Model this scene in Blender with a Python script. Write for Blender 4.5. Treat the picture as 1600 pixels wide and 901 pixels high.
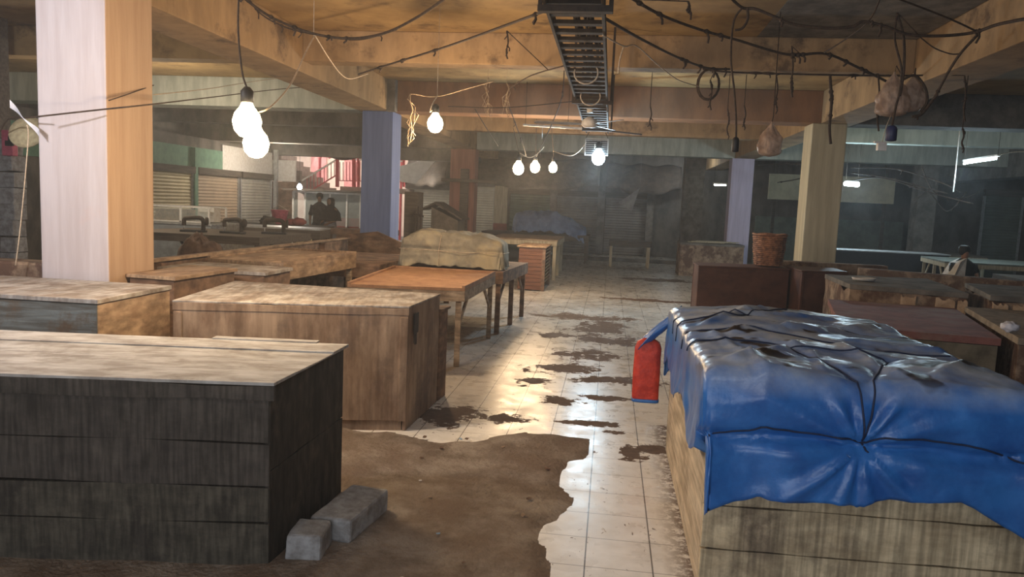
import bpy, math, random
from mathutils import Vector, Matrix, noise
random.seed(7)
S = bpy.context.scene
for o in list(bpy.data.objects): bpy.data.objects.remove(o)
C = S.collection
# ------------------------------------------------------------------ camera
FL, PITCH, YAW, ROLL, EYE = 1187.36, -.110159, -.124151, .0432138, 1.58
cy, sy, cp, sp = math.cos(YAW), math.sin(YAW), math.cos(PITCH), math.sin(PITCH)
_f = Vector((sy*cp, cy*cp, sp)); _r = Vector((cy, -sy, 0)); _u = _r.cross(_f)
cr, sr = math.cos(ROLL), math.sin(ROLL)
CR, CU, CF = cr*_r + sr*_u, -sr*_r + cr*_u, _f
cam = bpy.data.objects.new('camera', bpy.data.cameras.new('camera')); C.objects.link(cam)
cam.data.sensor_width = 36; cam.data.lens = FL*36/1600; cam.data.clip_start = .05; cam.data.clip_end = 200
M = Matrix((CR, CU, -CF)).transposed().to_4x4(); M.translation = (0, 0, EYE); cam.matrix_world = M
S.camera = cam
# ------------------------------------------------------------------ render / world / large lights
S.view_settings.view_transform = 'Standard'; S.view_settings.look = 'None'
S.view_settings.gamma = 1; S.view_settings.use_curve_mapping = False
S.view_settings.exposure = 0.0
S.render.engine = 'CYCLES'
S.cycles.use_denoising = True; S.cycles.max_bounces = 6; S.cycles.diffuse_bounces = 4
S.cycles.sample_clamp_indirect = 6; S.cycles.sample_clamp_direct = 60; S.cycles.use_light_tree = True
S.cycles.caustics_reflective = False; S.cycles.caustics_refractive = False
W = bpy.data.worlds.new('world'); S.world = W; W.use_nodes = True
W.node_tree.nodes['Background'].inputs[0].default_value = (1.0, .95, .9, 1)
W.node_tree.nodes['Background'].inputs[1].default_value = 0
_wv = W.node_tree.nodes.new('ShaderNodeVolumeScatter'); _wv.inputs['Density'].default_value = .007; _wv.inputs['Anisotropy'].default_value = .55   # smoky air
W.node_tree.links.new(_wv.outputs[0], W.node_tree.nodes['World Output'].inputs['Volume'])
def area(name, loc, target, sx, sz, power, col):
    l = bpy.data.lights.new(name, 'AREA'); l.shape = 'RECTANGLE'; l.size = sx; l.size_y = sz
    l.energy = power; l.color = col
    o = bpy.data.objects.new(name, l); C.objects.link(o); o.location = loc
    o.rotation_euler = (Vector(target)-Vector(loc)).to_track_quat('-Z', 'Y').to_euler()
    return o
# added cool fill from an assumed entrance behind the camera, and a tube lamp over the aisle there
area('rear_fill', (-1.5, -3.9, 1.8), (-1.2, 4, .9), 5.0, 2.4, 175, (.84, .9, 1.0))
area('tube_light_over_entrance', (0.2, 0.9, 2.9), (-.2, 2.4, 0), 1.2, .12, 14, (.88, .93, 1.0))
area('daylight_beyond_stair', (-11, 27.5, 8.5), (-9.5, 31, 1.5), 8, 4, 1500, (1, .96, .92))
area('daylight_on_stair', (-13.5, 30.5, 4.5), (-8, 25, 1.2), 3, 3, 260, (1, .96, .92))
def point(name, loc, power, col, r=.04):
    l = bpy.data.lights.new(name, 'POINT'); l.energy = power; l.color = col; l.shadow_soft_size = r
    o = bpy.data.objects.new(name, l); C.objects.link(o); o.location = loc; return o

point('near_left_lamp_light', (-3.9, 3.05, 2.55), 142, (.98, .96, 1.0), .09)   # lamp over the left stalls, beyond the left edge of the view
# ------------------------------------------------------------------ pixel helpers used to survey the place
def ray(x, y): return (CF*FL + CR*(x-800) + CU*(450.5-y)).normalized()
def atz(x, y, z): d = ray(x, y); return d*((z-EYE)/d.z) + Vector((0, 0, EYE))
def aty(x, y, Y): d = ray(x, y); return d*(Y/d.y) + Vector((0, 0, EYE))
def atx(x, y, X): d = ray(x, y); return d*(X/d.x) + Vector((0, 0, EYE))

# ------------------------------------------------------------------ materials
MATS = {}
def node(nt, t, **k):
    n = nt.nodes.new(t)
    for a, b in k.items(): setattr(n, a, b)
    return n
def mat(name, c1, c2=None, c3=None, sc=(2, 2, 2), nz=5, lo=.3, hi=.7, rough=.85, bump=.3, bs=None, metal=0,
        big=None, bigsc=.8, bigth=(.5, .62), spec=.35, emis=None, es=0, alpha=None, world=False, dist=.01, trans=0, saw=None, sawstr=.5):
    if name in MATS: return MATS[name]
    m = bpy.data.materials.new(name); m.use_nodes = True; nt = m.node_tree
    b = nt.nodes['Principled BSDF']; L = nt.links.new
    b.inputs['Roughness'].default_value = rough; b.inputs['Metallic'].default_value = metal
    b.inputs['Specular IOR Level'].default_value = spec
    c2 = c2 or tuple(x*.7 for x in c1)
    tc = node(nt, 'ShaderNodeTexCoord'); mp = node(nt, 'ShaderNodeMapping'); mp.inputs['Scale'].default_value = sc
    if world:
        g = node(nt, 'ShaderNodeNewGeometry'); L(g.outputs['Position'], mp.inputs[0])
    else: L(tc.outputs['Object'], mp.inputs[0])
    n = node(nt, 'ShaderNodeTexNoise'); n.inputs['Scale'].default_value = nz; n.inputs['Detail'].default_value = 8
    n.inputs['Roughness'].default_value = .65; L(mp.outputs[0], n.inputs[0])
    r = node(nt, 'ShaderNodeValToRGB'); L(n.outputs[0], r.inputs[0])
    lo, hi = .5-(.5-lo)*.55, .5+(hi-.5)*.55
    e = r.color_ramp.elements; e[0].position = lo; e[0].color = (*c2, 1); e[1].position = hi; e[1].color = (*c1, 1)
    if c3: x = r.color_ramp.elements.new((lo+hi)/2); x.color = (*c3, 1)
    out = r.outputs[0]
    if big:
        n2 = node(nt, 'ShaderNodeTexNoise'); n2.inputs['Scale'].default_value = bigsc; n2.inputs['Detail'].default_value = 7
        n2.inputs['Roughness'].default_value = .7
        L((g.outputs['Position'] if world else tc.outputs['Object']), n2.inputs[0])
        mr = node(nt, 'ShaderNodeMapRange'); mr.inputs[1].default_value = bigth[0]; mr.inputs[2].default_value = bigth[1]
        L(n2.outputs[0], mr.inputs[0])
        mx = node(nt, 'ShaderNodeMix', data_type='RGBA'); L(mr.outputs[0], mx.inputs[0])
        L(out, mx.inputs[6]); mx.inputs[7].default_value = (*big, 1); out = mx.outputs[2]
    if saw:
        mq = node(nt, 'ShaderNodeMapping'); mq.inputs['Scale'].default_value = saw; L(tc.outputs['Object'], mq.inputs[0])
        n4 = node(nt, 'ShaderNodeTexNoise'); n4.inputs['Scale'].default_value = 1; n4.inputs['Detail'].default_value = 5; L(mq.outputs[0], n4.inputs[0])
        r4 = node(nt, 'ShaderNodeMapRange'); r4.inputs[1].default_value = .38; r4.inputs[2].default_value = .62; r4.inputs[3].default_value = 1-sawstr; r4.inputs[4].default_value = 1+sawstr*.6; L(n4.outputs[0], r4.inputs[0])
        vm = node(nt, 'ShaderNodeVectorMath', operation='SCALE'); L(out, vm.inputs[0]); L(r4.outputs[0], vm.inputs['Scale']); out = vm.outputs[0]
    L(out, b.inputs['Base Color'])
    if bump:
        bn = node(nt, 'ShaderNodeBump'); bn.inputs['Strength'].default_value = bump; bn.inputs['Distance'].default_value = dist
        if bs:
            n3 = node(nt, 'ShaderNodeTexNoise'); n3.inputs['Scale'].default_value = bs; n3.inputs['Detail'].default_value = 6
            L(mp.outputs[0], n3.inputs[0]); L(n3.outputs[0], bn.inputs['Height'])
        else: L(n.outputs[0], bn.inputs['Height'])
        L(bn.outputs[0], b.inputs['Normal'])
    if emis:
        b.inputs['Emission Color'].default_value = (*emis, 1); b.inputs['Emission Strength'].default_value = es
    if trans: b.inputs['Transmission Weight'].default_value = trans
    if alpha is not None: b.inputs['Alpha'].default_value = alpha
    MATS[name] = m; return m

def floor_mat():
    m = bpy.data.materials.new('tiled floor'); m.use_nodes = True; nt = m.node_tree; L = nt.links.new
    b = nt.nodes['Principled BSDF']; g = node(nt, 'ShaderNodeNewGeometry'); sx = node(nt, 'ShaderNodeSeparateXYZ')
    L(g.outputs['Position'], sx.inputs[0])
    def mth(op, a, c=None, d=None):
        n = node(nt, 'ShaderNodeMath', operation=op)
        for i, v in enumerate((a, c, d)):
            if v is None: continue
            if isinstance(v, (int, float)): n.inputs[i].default_value = v
            else: L(v, n.inputs[i])
        return n.outputs[0]
    def grout(v, off, w):
        a = mth('FRACT', mth('DIVIDE', mth('ADD', v, off), .3))
        return mth('MAXIMUM', mth('LESS_THAN', a, w), mth('GREATER_THAN', a, 1-w))
    gm = mth('MAXIMUM', grout(sx.outputs[0], 30.027, .011), mth('MULTIPLY', grout(sx.outputs[1], .06, .008), .8))
    def noise_(scale, det=8, rg=.6, vec=None, dis=0):
        n = node(nt, 'ShaderNodeTexNoise'); n.inputs['Scale'].default_value = scale; n.inputs['Detail'].default_value = det
        n.inputs['Roughness'].default_value = rg; n.inputs['Distortion'].default_value = dis
        L(vec or g.outputs['Position'], n.inputs[0]); return n.outputs[0]
    def mix(f, a, c):
        n = node(nt, 'ShaderNodeMix', data_type='RGBA')
        if isinstance(f, (int, float)): n.inputs[0].default_value = f
        else: L(f, n.inputs[0])
        for i, v in ((6, a), (7, c)):
            if isinstance(v, tuple): n.inputs[i].default_value = (*v, 1)
            else: L(v, n.inputs[i])
        return n.outputs[2]
    def rng(v, a, c):
        n = node(nt, 'ShaderNodeMapRange'); n.inputs[1].default_value = a; n.inputs[2].default_value = c; L(v, n.inputs[0]); return n.outputs[0]
    base = mix(rng(noise_(9), .35, .7), (.86, .83, .78), (.72, .68, .62))
    # general film of dirt, thicker further down the aisle
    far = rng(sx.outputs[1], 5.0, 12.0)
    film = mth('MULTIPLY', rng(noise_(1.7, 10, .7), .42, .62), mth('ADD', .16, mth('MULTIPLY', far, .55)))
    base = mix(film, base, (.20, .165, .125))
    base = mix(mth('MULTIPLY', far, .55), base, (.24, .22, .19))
    # side areas away from the aisle are bare dirty concrete
    side = rng(mth('ABSOLUTE', mth('SUBTRACT', sx.outputs[0], -.1)), 1.9, 2.6)
    base = mix(side, base, (.10, .085, .07))
    base = mix(mth('MULTIPLY', gm, .85), base, (.05, .035, .025))
    # mud: individual splashes
    nz = mth('SUBTRACT', noise_(2.6, 8, .65, dis=.6), .5); nzf = mth('SUBTRACT', noise_(13, 6, .7), .5)
    mp = node(nt, 'ShaderNodeMapping'); mp.inputs['Scale'].default_value = (1, .5, 1); L(g.outputs['Position'], mp.inputs[0])
    acc = None
    for cx, cy_, rx, ry in [(-.25, 10.95, .85, .36), (-.05, 10.0, .42, .9), (.1, 9.1, .45, .42), (-.55, 9.3, .35, .25), (-.7, 5.45, .22, .13),
                            (-.3, 6.1, .2, .17), (-.05, 5.5, .28, .08), (.15, 5.32, .12, .06), (-.4, 7.3, .4, .28),
                            (-.15, 8.1, .4, .45), (.35, 5.0, .14, .1), (.2, 4.9, .13, .16), (-1.15, 5.4, .3, .35), (.9, 13.5, 1.2, .25), (.1, 7.0, .5, .2),
                            (1.2, 17.6, 1.1, .5), (-.6, 6.7, .18, .2), (.1, 6.3, .3, .09)]:
        dx = mth('DIVIDE', mth('SUBTRACT', sx.outputs[0], cx), rx); dy = mth('DIVIDE', mth('SUBTRACT', sx.outputs[1], cy_), ry)
        d = mth('SQRT', mth('ADD', mth('MULTIPLY', dx, dx), mth('MULTIPLY', dy, dy)))
        acc = d if acc is None else mth('MINIMUM', acc, d)
    v = mth('ADD', acc, mth('ADD', mth('MULTIPLY', nz, 3.2), mth('MULTIPLY', nzf, 2.2)))
    mud = rng(v, .78, .70)
    # small crumbs everywhere and drifts of litter along the tarp-covered box
    mpx = node(nt, 'ShaderNodeMapping'); mpx.inputs['Scale'].default_value = (1, .6, 1); L(g.outputs['Position'], mpx.inputs[0])
    cr_ = mth('MULTIPLY', rng(noise_(26, 4, .6, mpx.outputs[0], 1.0), .655, .68), rng(noise_(2.2, 4), .4, .56))
    edge = mth('MULTIPLY', rng(sx.outputs[0], .32, .46), rng(noise_(20, 6, .8), .42, .52))
    edge = mth('MULTIPLY', edge, mth('LESS_THAN', sx.outputs[1], 5.6))
    mud = mth('MAXIMUM', mud, mth('MAXIMUM', mth('MULTIPLY', cr_, .9), edge))
    base = mix(mud, base, mix(rng(noise_(20), .35, .65), (.075, .04, .022), (.12, .07, .042)))
    L(base, b.inputs['Base Color'])
    rr = mth('ADD', mth('ADD', .2, mth('MULTIPLY', rng(noise_(6), .3, .7), .22)), mth('MULTIPLY', mth('MAXIMUM', mud, side), .5)); L(rr, b.inputs['Roughness'])
    b.inputs['Specular IOR Level'].default_value = .4
    bn = node(nt, 'ShaderNodeBump'); bn.inputs['Strength'].default_value = .35; bn.inputs['Distance'].default_value = .01
    L(mth('SUBTRACT', mth('MULTIPLY', mud, .6), mth('MULTIPLY', gm, .5)), bn.inputs['Height']); L(bn.outputs[0], b.inputs['Normal'])
    MATS['floor'] = m; return m

m_plaster = mat('ceiling plaster', (.42, .28, .125), (.31, .20, .09), sc=(1, 1, 1), nz=2.5, world=True, rough=.9, bump=.15, bs=30, big=(.15, .095, .05), bigsc=1.7, bigth=(.54, .68))
m_beam = mat('beam paint', (.43, .285, .15), (.32, .21, .11), sc=(1.5, 1.5, .5), nz=3, world=True, rough=.85, bump=.15, bs=30, big=(.15, .095, .055), bigsc=1.9, bigth=(.54, .66))
m_beam2 = mat('brown beam paint', (.30, .155, .08), (.21, .11, .06), sc=(1.5, 1.5, .5), nz=3, world=True, rough=.8, bump=.15, bs=30, big=(.2, .12, .08), bigsc=1.1, bigth=(.55, .75))
m_beamg = mat('grey green beam paint', (.50, .52, .45), (.34, .36, .31), sc=(2, 2, .4), nz=3, world=True, rough=.85, bump=.1, bs=30)
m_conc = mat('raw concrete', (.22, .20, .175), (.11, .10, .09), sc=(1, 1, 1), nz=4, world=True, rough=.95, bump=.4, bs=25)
m_darkwall = mat('grimy wall', (.19, .165, .14), (.09, .08, .07), sc=(1, 1, .6), nz=2, world=True, rough=.95, bump=.2, bs=25)
m_screed = mat('earthy screed', (.30, .25, .20), (.15, .11, .08), sc=(1, 1, 1), nz=3.5, world=True, rough=.95, bump=.8, bs=40, big=(.17, .12, .085), bigsc=1.5, bigth=(.46, .62), dist=.02)
m_colw = mat('white column paint', (.60, .55, .57), (.52, .46, .47), sc=(3, 3, .25), nz=3, world=True, rough=.75, bump=.08, bs=20, big=(.62, .42, .38), bigsc=.9, bigth=(.6, .85))
m_colo = mat('apricot column paint', (.56, .39, .265), (.48, .32, .21), sc=(4, 4, .3), nz=3, world=True, rough=.75, bump=.08, bs=20)
m_colb = mat('blue column paint', (.16, .22, .42), (.12, .17, .34), sc=(4, 4, .3), nz=3, world=True, rough=.7, bump=.08, bs=20)
m_colr = mat('salmon column paint', (.48, .22, .16), (.36, .16, .12), sc=(4, 4, .3), nz=3, world=True, rough=.8, bump=.08, bs=20)
m_colp = mat('lilac column paint', (.56, .50, .64), (.46, .41, .53), sc=(4, 4, .3), nz=3, world=True, rough=.8, bump=.08, bs=20)
m_coly = mat('pale yellow column paint', (.58, .50, .34), (.46, .39, .26), sc=(4, 4, .3), nz=3, world=True, rough=.8, bump=.08, bs=20)
def wood(name, c1, c2, axis='x', **k):
    s = {'x': (.7, 9, 9), 'y': (9, .7, 9), 'z': (9, 9, .7)}[axis]
    kk = dict(sc=s, nz=3.2, rough=.85, bump=.5, dist=.006); kk.update(k)
    return mat(name, c1, c2, **kk)
m_black = wood('blackened plank', (.088, .074, .060), (.050, .042, .036), 'x', lo=.2, hi=.8, sc=(2, 3, 3), big=(.050, .042, .034), bigsc=3.5, saw=(60, 9, 5), sawstr=.35)
m_blackz = wood('blackened end board', (.056, .047, .036), (.028, .023, .019), 'z', lo=.2, hi=.8, big=(.07, .055, .04), bigsc=5, saw=(20, 20, 8), sawstr=.4)
m_moss = wood('mossy base plank', (.090, .078, .058), (.055, .048, .036), 'x', sc=(2, 4, 4), big=(.045, .038, .03), bigsc=5, saw=(50, 9, 6), sawstr=.35)
m_greytop = mat('weathered grey top', (.50, .48, .45), (.30, .27, .24), sc=(1, 2, 1), nz=5, rough=.85, bump=.35, dist=.006, big=(.20, .17, .14), bigsc=2.2, bigth=(.53, .68), saw=(3, 30, 3), sawstr=.10)
m_greytop2 = mat('scuffed plywood top', (.46, .43, .40), (.26, .21, .17), sc=(1, 1, 1), nz=6, rough=.85, bump=.3, dist=.004, big=(.20, .15, .12), bigsc=3.2, bigth=(.52, .66), saw=(30, 4, 4), sawstr=.25)
m_ply = mat('stained plywood', (.38, .27, .185), (.20, .125, .08), sc=(2.5, 2.5, .9), nz=2.4, rough=.85, bump=.3, dist=.004, big=(.15, .105, .085), bigsc=2.2, bigth=(.50, .68), saw=(34, 34, 2.2), sawstr=.16)
m_brown = mat('brown board', (.25, .15, .095), (.13, .075, .05), sc=(1, 2, 2), nz=3.5, rough=.85, bump=.4, dist=.005, big=(.32, .22, .15), bigsc=3, bigth=(.53, .7), saw=(6, 6, 14), sawstr=.3)
m_redbrown = mat('red brown veneer', (.125, .056, .040), (.075, .035, .028), sc=(1, 2, 2), nz=3, rough=.55, bump=.1, big=(.15, .075, .055), bigsc=2, bigth=(.5, .7))
m_tan = mat('tan board', (.44, .31, .20), (.27, .175, .11), sc=(2, 1, 2), nz=4, rough=.85, bump=.35, dist=.005, big=(.19, .12, .08), bigsc=3, bigth=(.53, .68), saw=(40, 6, 20), sawstr=.3)
m_tan_x = mat('tan plank', (.42, .32, .22), (.22, .155, .105), sc=(1, 2, 2), nz=4, rough=.85, bump=.35, dist=.005, big=(.17, .115, .08), bigsc=3, bigth=(.53, .68), saw=(6, 30, 40), sawstr=.3)
m_orange = mat('rusty tray top', (.42, .24, .13), (.29, .155, .08), sc=(2, 2, 2), nz=5, rough=.8, bump=.2, big=(.24, .115, .065), bigsc=5, bigth=(.52, .64))
m_pale = mat('pale sawn plank', (.62, .51, .33), (.40, .31, .19), sc=(1, 1, 2.5), nz=3, rough=.85, bump=.5, dist=.005, big=(.20, .155, .105), bigsc=2.4, bigth=(.48, .66), saw=(45, 8, 2.5), sawstr=.32)
m_paley = mat('pale plank side', (.62, .52, .38), (.44, .35, .24), sc=(1, 1, 3), nz=3, rough=.85, bump=.5, dist=.005, big=(.3, .23, .16), bigsc=2.2, bigth=(.52, .7), saw=(8, 3, 40), sawstr=.25)
m_darkw = wood('dark old timber', (.12, .095, .075), (.06, .048, .038), 'x')
m_cream = wood('cream timber', (.50, .44, .32), (.32, .26, .17), 'z')
m_iron = mat('sooty iron', (.055, .038, .028), (.03, .022, .018), nz=8, rough=.75, metal=.2, bump=.3)
m_wire = mat('dusty cable', (.075, .048, .032), (.035, .022, .016), nz=20, rough=.8, bump=.2)
m_wirew = mat('pale cable', (.62, .52, .40), (.4, .32, .24), nz=20, rough=.6, bump=0)
m_string = mat('frayed twine', (.5, .38, .25), (.3, .2, .12), nz=20, rough=.9, bump=0)
m_brick = mat('brick', (.42, .22, .12), (.22, .11, .065), nz=6, rough=.95, bump=.6)
m_mason = mat('broken masonry', (.36, .26, .18), (.15, .10, .07), nz=3, rough=.95, bump=.8, big=(.12, .07, .05), bigsc=4, bigth=(.48, .56))
m_cblock = mat('concrete block', (.36, .36, .36), (.22, .21, .20), nz=8, rough=.95, bump=.6)
m_steel = mat('galvanised steel', (.55, .56, .56), (.4, .4, .4), nz=6, rough=.45, metal=.6, bump=.1)
m_white = mat('white enamel', (.8, .78, .74), (.66, .62, .57), nz=6, rough=.5, bump=0)
m_black2 = mat('black plastic', (.02, .02, .022), (.012, .012, .014), nz=9, rough=.5, bump=0)
m_pink = mat('pink enamel', (.62, .13, .2), (.45, .09, .14), nz=6, rough=.5, bump=.1)
m_skin = mat('skin', (.32, .17, .1), (.26, .13, .08), nz=6, rough=.6, bump=0)
m_glass = mat('dusty glass', (.6, .65, .62), (.5, .55, .52), nz=4, rough=.1, bump=0, alpha=.22)

# ------------------------------------------------------------------ mesh builder
class MB:
    def __init__(s): s.v = []; s.f = []; s.sm = []; s.mi = []; s.cur = 0
    def add(s, vs, fs, smooth=False):
        b = len(s.v); s.v += [tuple(v) for v in vs]
        for f in fs: s.f.append([b+i for i in f]); s.sm.append(smooth); s.mi.append(s.cur)
        return s
    def hexa(s, p, smooth=False):  # 8 points: bottom 4 ccw, top 4 ccw
        return s.add(p, [(3, 2, 1, 0), (4, 5, 6, 7), (0, 1, 5, 4), (1, 2, 6, 5), (2, 3, 7, 6), (3, 0, 4, 7)], smooth)
    def box(s, x0, x1, y0, y1, z0, z1, j=0):
        r = lambda: random.uniform(-j, j)
        P = [(x0, y0, z0), (x1, y0, z0), (x1, y1, z0), (x0, y1, z0), (x0, y0, z1), (x1, y0, z1), (x1, y1, z1), (x0, y1, z1)]
        return s.hexa([(a+r(), b+r(), c+r()) for a, b, c in P])
    def bar(s, p, q, w, h, up=(0, 0, 1)):
        p, q = Vector(p), Vector(q); d = (q-p).normalized(); up = Vector(up)
        if abs(d.dot(up)) > .98: up = Vector((0, 1, 0))
        a = d.cross(up).normalized()*w/2; b = a.cross(d).normalized()*h/2
        return s.hexa([p-a-b, p+a-b, p+a+b, p-a+b, q-a-b, q+a-b, q+a+b, q-a+b])
    def plank(s, p, q, z0, z1, t, n=10, amp=.003, seed=0):
        """board standing on edge along p->q (xy), thickness t to the left of the direction, with slightly wavy edges"""
        p, q = Vector((p[0], p[1], 0)), Vector((q[0], q[1], 0)); d = (q-p); nn = Vector((-d.y, d.x, 0)).normalized()*t
        rows = []
        for i in range(n+1):
            u = i/n; c = p+d*u
            a = amp*noise.noise((u*6+seed, seed*3.1, 0))*2; b = amp*noise.noise((u*6+seed, seed*3.1, 7))*2
            rows.append([(c.x, c.y, z0+a), (c.x+nn.x, c.y+nn.y, z0+a), (c.x+nn.x, c.y+nn.y, z1+b), (c.x, c.y, z1+b)])
        vs = [v for r in rows for v in r]; fs = [(3, 2, 1, 0), tuple(4*n+k for k in range(4))]
        for i in range(n):
            for k in range(4): fs.append((4*i+k, 4*i+(k+1) % 4, 4*i+4+(k+1) % 4, 4*i+4+k))
        return s.add(vs, fs)
    def prism(s, poly, z0, z1):
        n = len(poly); zz = z1 if isinstance(z1, (list, tuple)) else [z1]*n
        vs = [(x, y, z0) for x, y in poly]+[(poly[i][0], poly[i][1], zz[i]) for i in range(n)]
        return s.add(vs, [tuple(range(n-1, -1, -1)), tuple(range(n, 2*n))]+[(i, (i+1) % n, n+(i+1) % n, n+i) for i in range(n)])
    def tube(s, pts, r, n=6, smooth=True):
        pts = [Vector(p) for p in pts]; m = len(pts); R = r if isinstance(r, (list, tuple)) else [r]*m
        vs = []; prev = None
        for i, p in enumerate(pts):
            d = (pts[min(i+1, m-1)]-pts[max(i-1, 0)])
            d = d.normalized() if d.length > 1e-9 else Vector((0, 0, 1))
            a = d.orthogonal().normalized() if prev is None else (prev-d*prev.dot(d)).normalized()
            prev = a; b = d.cross(a)
            for k in range(n):
                t = 2*math.pi*k/n; vs.append(p+(a*math.cos(t)+b*math.sin(t))*R[i])
        fs = [tuple(range(n-1, -1, -1)), tuple(range((m-1)*n, m*n))]
        for i in range(m-1):
            for k in range(n): fs.append((i*n+k, i*n+(k+1) % n, (i+1)*n+(k+1) % n, (i+1)*n+k))
        return s.add(vs, fs, smooth)
    def lathe(s, prof, n=20, c=(0, 0, 0), sx=1, sy_=1, smooth=True, fn=None):
        vs = []
        for r, z in prof:
            for k in range(n):
                t = 2*math.pi*k/n; rr = r*(fn(t, z) if fn else 1)
                vs.append((c[0]+rr*math.cos(t)*sx, c[1]+rr*math.sin(t)*sy_, c[2]+z))
        m = len(prof); fs = [tuple(range(n-1, -1, -1)), tuple(range((m-1)*n, m*n))]
        for i in range(m-1):
            for k in range(n): fs.append((i*n+k, i*n+(k+1) % n, (i+1)*n+(k+1) % n, (i+1)*n+k))
        return s.add(vs, fs, smooth)
    def grid(s, fn, nu, nv, smooth=True):
        vs = [fn(i/nu, j/nv) for j in range(nv+1) for i in range(nu+1)]
        w = nu+1
        return s.add(vs, [(j*w+i, j*w+i+1, (j+1)*w+i+1, (j+1)*w+i) for j in range(nv) for i in range(nu)], smooth)
    def build(s, name, m, parent=None, bevel=0, solid=0, sub=0, loc=None, rz=0):
        me = bpy.data.meshes.new(name); me.from_pydata(s.v, [], s.f); me.update()
        for p, q, k in zip(me.polygons, s.sm, s.mi): p.use_smooth = q; p.material_index = k
        for x in (m if isinstance(m, (list, tuple)) else [m]): me.materials.append(x)
        o = bpy.data.objects.new(name, me); C.objects.link(o)
        if parent: o.parent = parent
        if loc is not None: o.location = loc; o.rotation_euler = (0, 0, rz)
        if solid:
            d = o.modifiers.new('solid', 'SOLIDIFY'); d.thickness = solid; d.offset = 1
        if bevel:
            d = o.modifiers.new('bevel', 'BEVEL'); d.width = bevel; d.segments = 2; d.limit_method = 'ANGLE'
        if sub:
            d = o.modifiers.new('sub', 'SUBSURF'); d.levels = sub; d.render_levels = sub
        return o
def tag(o, label=None, cat=None, group=None, kind=None):
    if label: o['label'] = label
    if cat: o['category'] = cat
    if group: o['group'] = group
    if kind: o['kind'] = kind
    return o
def thing(name, label, cat, loc=(0, 0, 0), rz=0, group=None):
    o = bpy.data.objects.new(name, None); C.objects.link(o); o.location = loc; o.rotation_euler = (0, 0, rz)
    o.empty_display_size = .1
    return tag(o, label, cat, group)
def struct(name, mb, m, **k): return tag(mb.build(name, m, **k), kind='structure')
def solo(name, mb, m, label, cat, group=None, **k): return tag(mb.build(name, m, **k), label, cat, group)
def copy_tree(o, parent=None):
    c = o.copy(); C.objects.link(c)
    if parent: c.parent = parent
    for ch in list(o.children): copy_tree(ch, c)
    return c
def spline(pts, n=8):
    pts = [Vector(p) for p in pts]
    if len(pts) < 3: return [pts[0].lerp(pts[-1], i/n) for i in range(n+1)]
    out = []
    for i in range(len(pts)-1):
        p0, p1, p2, p3 = pts[max(i-1, 0)], pts[i], pts[i+1], pts[min(i+2, len(pts)-1)]
        for k in range(n):
            t = k/n; out.append(.5*((2*p1)+(p2-p0)*t+(2*p0-5*p1+4*p2-p3)*t*t+(3*p1-p0-3*p2+p3)*t**3))
    out.append(pts[-1]); return out

# ================================================================== THE HALL
floor = MB(); floor.box(-16, 14, -5, 34, -.2, 0); struct('floor', floor, floor_mat())
ce = MB(); ce.prism([(-16, -5), (14, -5), (14, 27.5), (-6.6, 27.5), (-6.6, 24.3), (-16, 24.3)], 3.48, 3.7); struct('ceiling', ce, m_plaster)
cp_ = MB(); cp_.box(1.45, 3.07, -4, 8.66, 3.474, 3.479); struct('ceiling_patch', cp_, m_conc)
def beam(i, x0, x1, y0, y1, z0, z1, m):
    b = MB(); b.box(x0, x1, y0, y1, z0, z1); return struct('trim_%d' % i, b, m, bevel=.01)
beam(1, -4.2, -3.65, -5, 24.3, 3.0, 3.48, m_beam)        # along the aisle, left
beam(2, 3.08, 3.6, -5, 26.4, 3.0, 3.48, m_beam)           # along the aisle, right
beam(3, -3.65, 3.08, 8.67, 8.95, 3.13, 3.48, m_beam)     # secondary cross beam
beam(4, -3.65, 3.08, 12.2, 12.7, 3.0, 3.48, m_beam2)
beam(5, -3.65, 3.08, 16.4, 16.7, 3.12, 3.48, m_beam)
beam(6, -3.65, 3.08, 20.3, 20.8, 3.0, 3.48, m_beamg)
beam(7, -12, -4.2, 12.2, 12.7, 3.0, 3.48, m_beamg)
beam(8, -12, -4.2, 20.3, 20.8, 3.0, 3.48, m_darkwall)
beam(9, 3.6, 13, 12.2, 12.7, 3.0, 3.48, m_conc)
beam(10, 3.6, 13, 20.3, 20.8, 3.0, 3.48, m_beamg)
beam(11, 3.6, 13, 16.4, 16.7, 3.12, 3.48, m_beamg)
beam(12, -12, -4.2, 8.67, 8.95, 3.13, 3.48, m_plaster)
beam(13, -12, -4.2, 5.1, 5.6, 3.0, 3.48, m_redbrown)
beam(14, -12, -4.2, 16.4, 16.7, 3.12, 3.48, m_darkwall)
beam(15, 9.6, 10.1, 4, 26.4, 2.75, 3.48, m_conc)
beam(16, -12, -4.2, 23.9, 24.3, 2.85, 3.48, m_darkwall)
def wall(name, x0, x1, y0, y1, z0, z1, m=m_darkwall):
    b = MB(); b.box(x0, x1, y0, y1, z0, z1); return struct(name, b, m)
WY = 26.5
wall('wall_left', -12.3, -12, -5, 24.3, 0, 3.48)
wall('wall_right', 13, 13.3, -5, WY+.3, 0, 3.48)
bw = MB(); bw.box(-6.6, 13, WY, WY+.3, 0, 3.48); struct('wall_back', bw, m_darkwall)
wf = MB(); wf.box(-16, -4.2, -4.3, -4, 0, 3.48); wf.box(1.4, 13, -4.3, -4, 0, 3.48); wf.box(-4.2, 1.4, -4.3, -4, 3.05, 3.48)
struct('wall_front', wf, m_darkwall)
kb = MB(); kb.box(-2.2, 3.4, 23.1, 23.4, 0, .1); struct('trim_17', kb, m_conc, bevel=.01)
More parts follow.
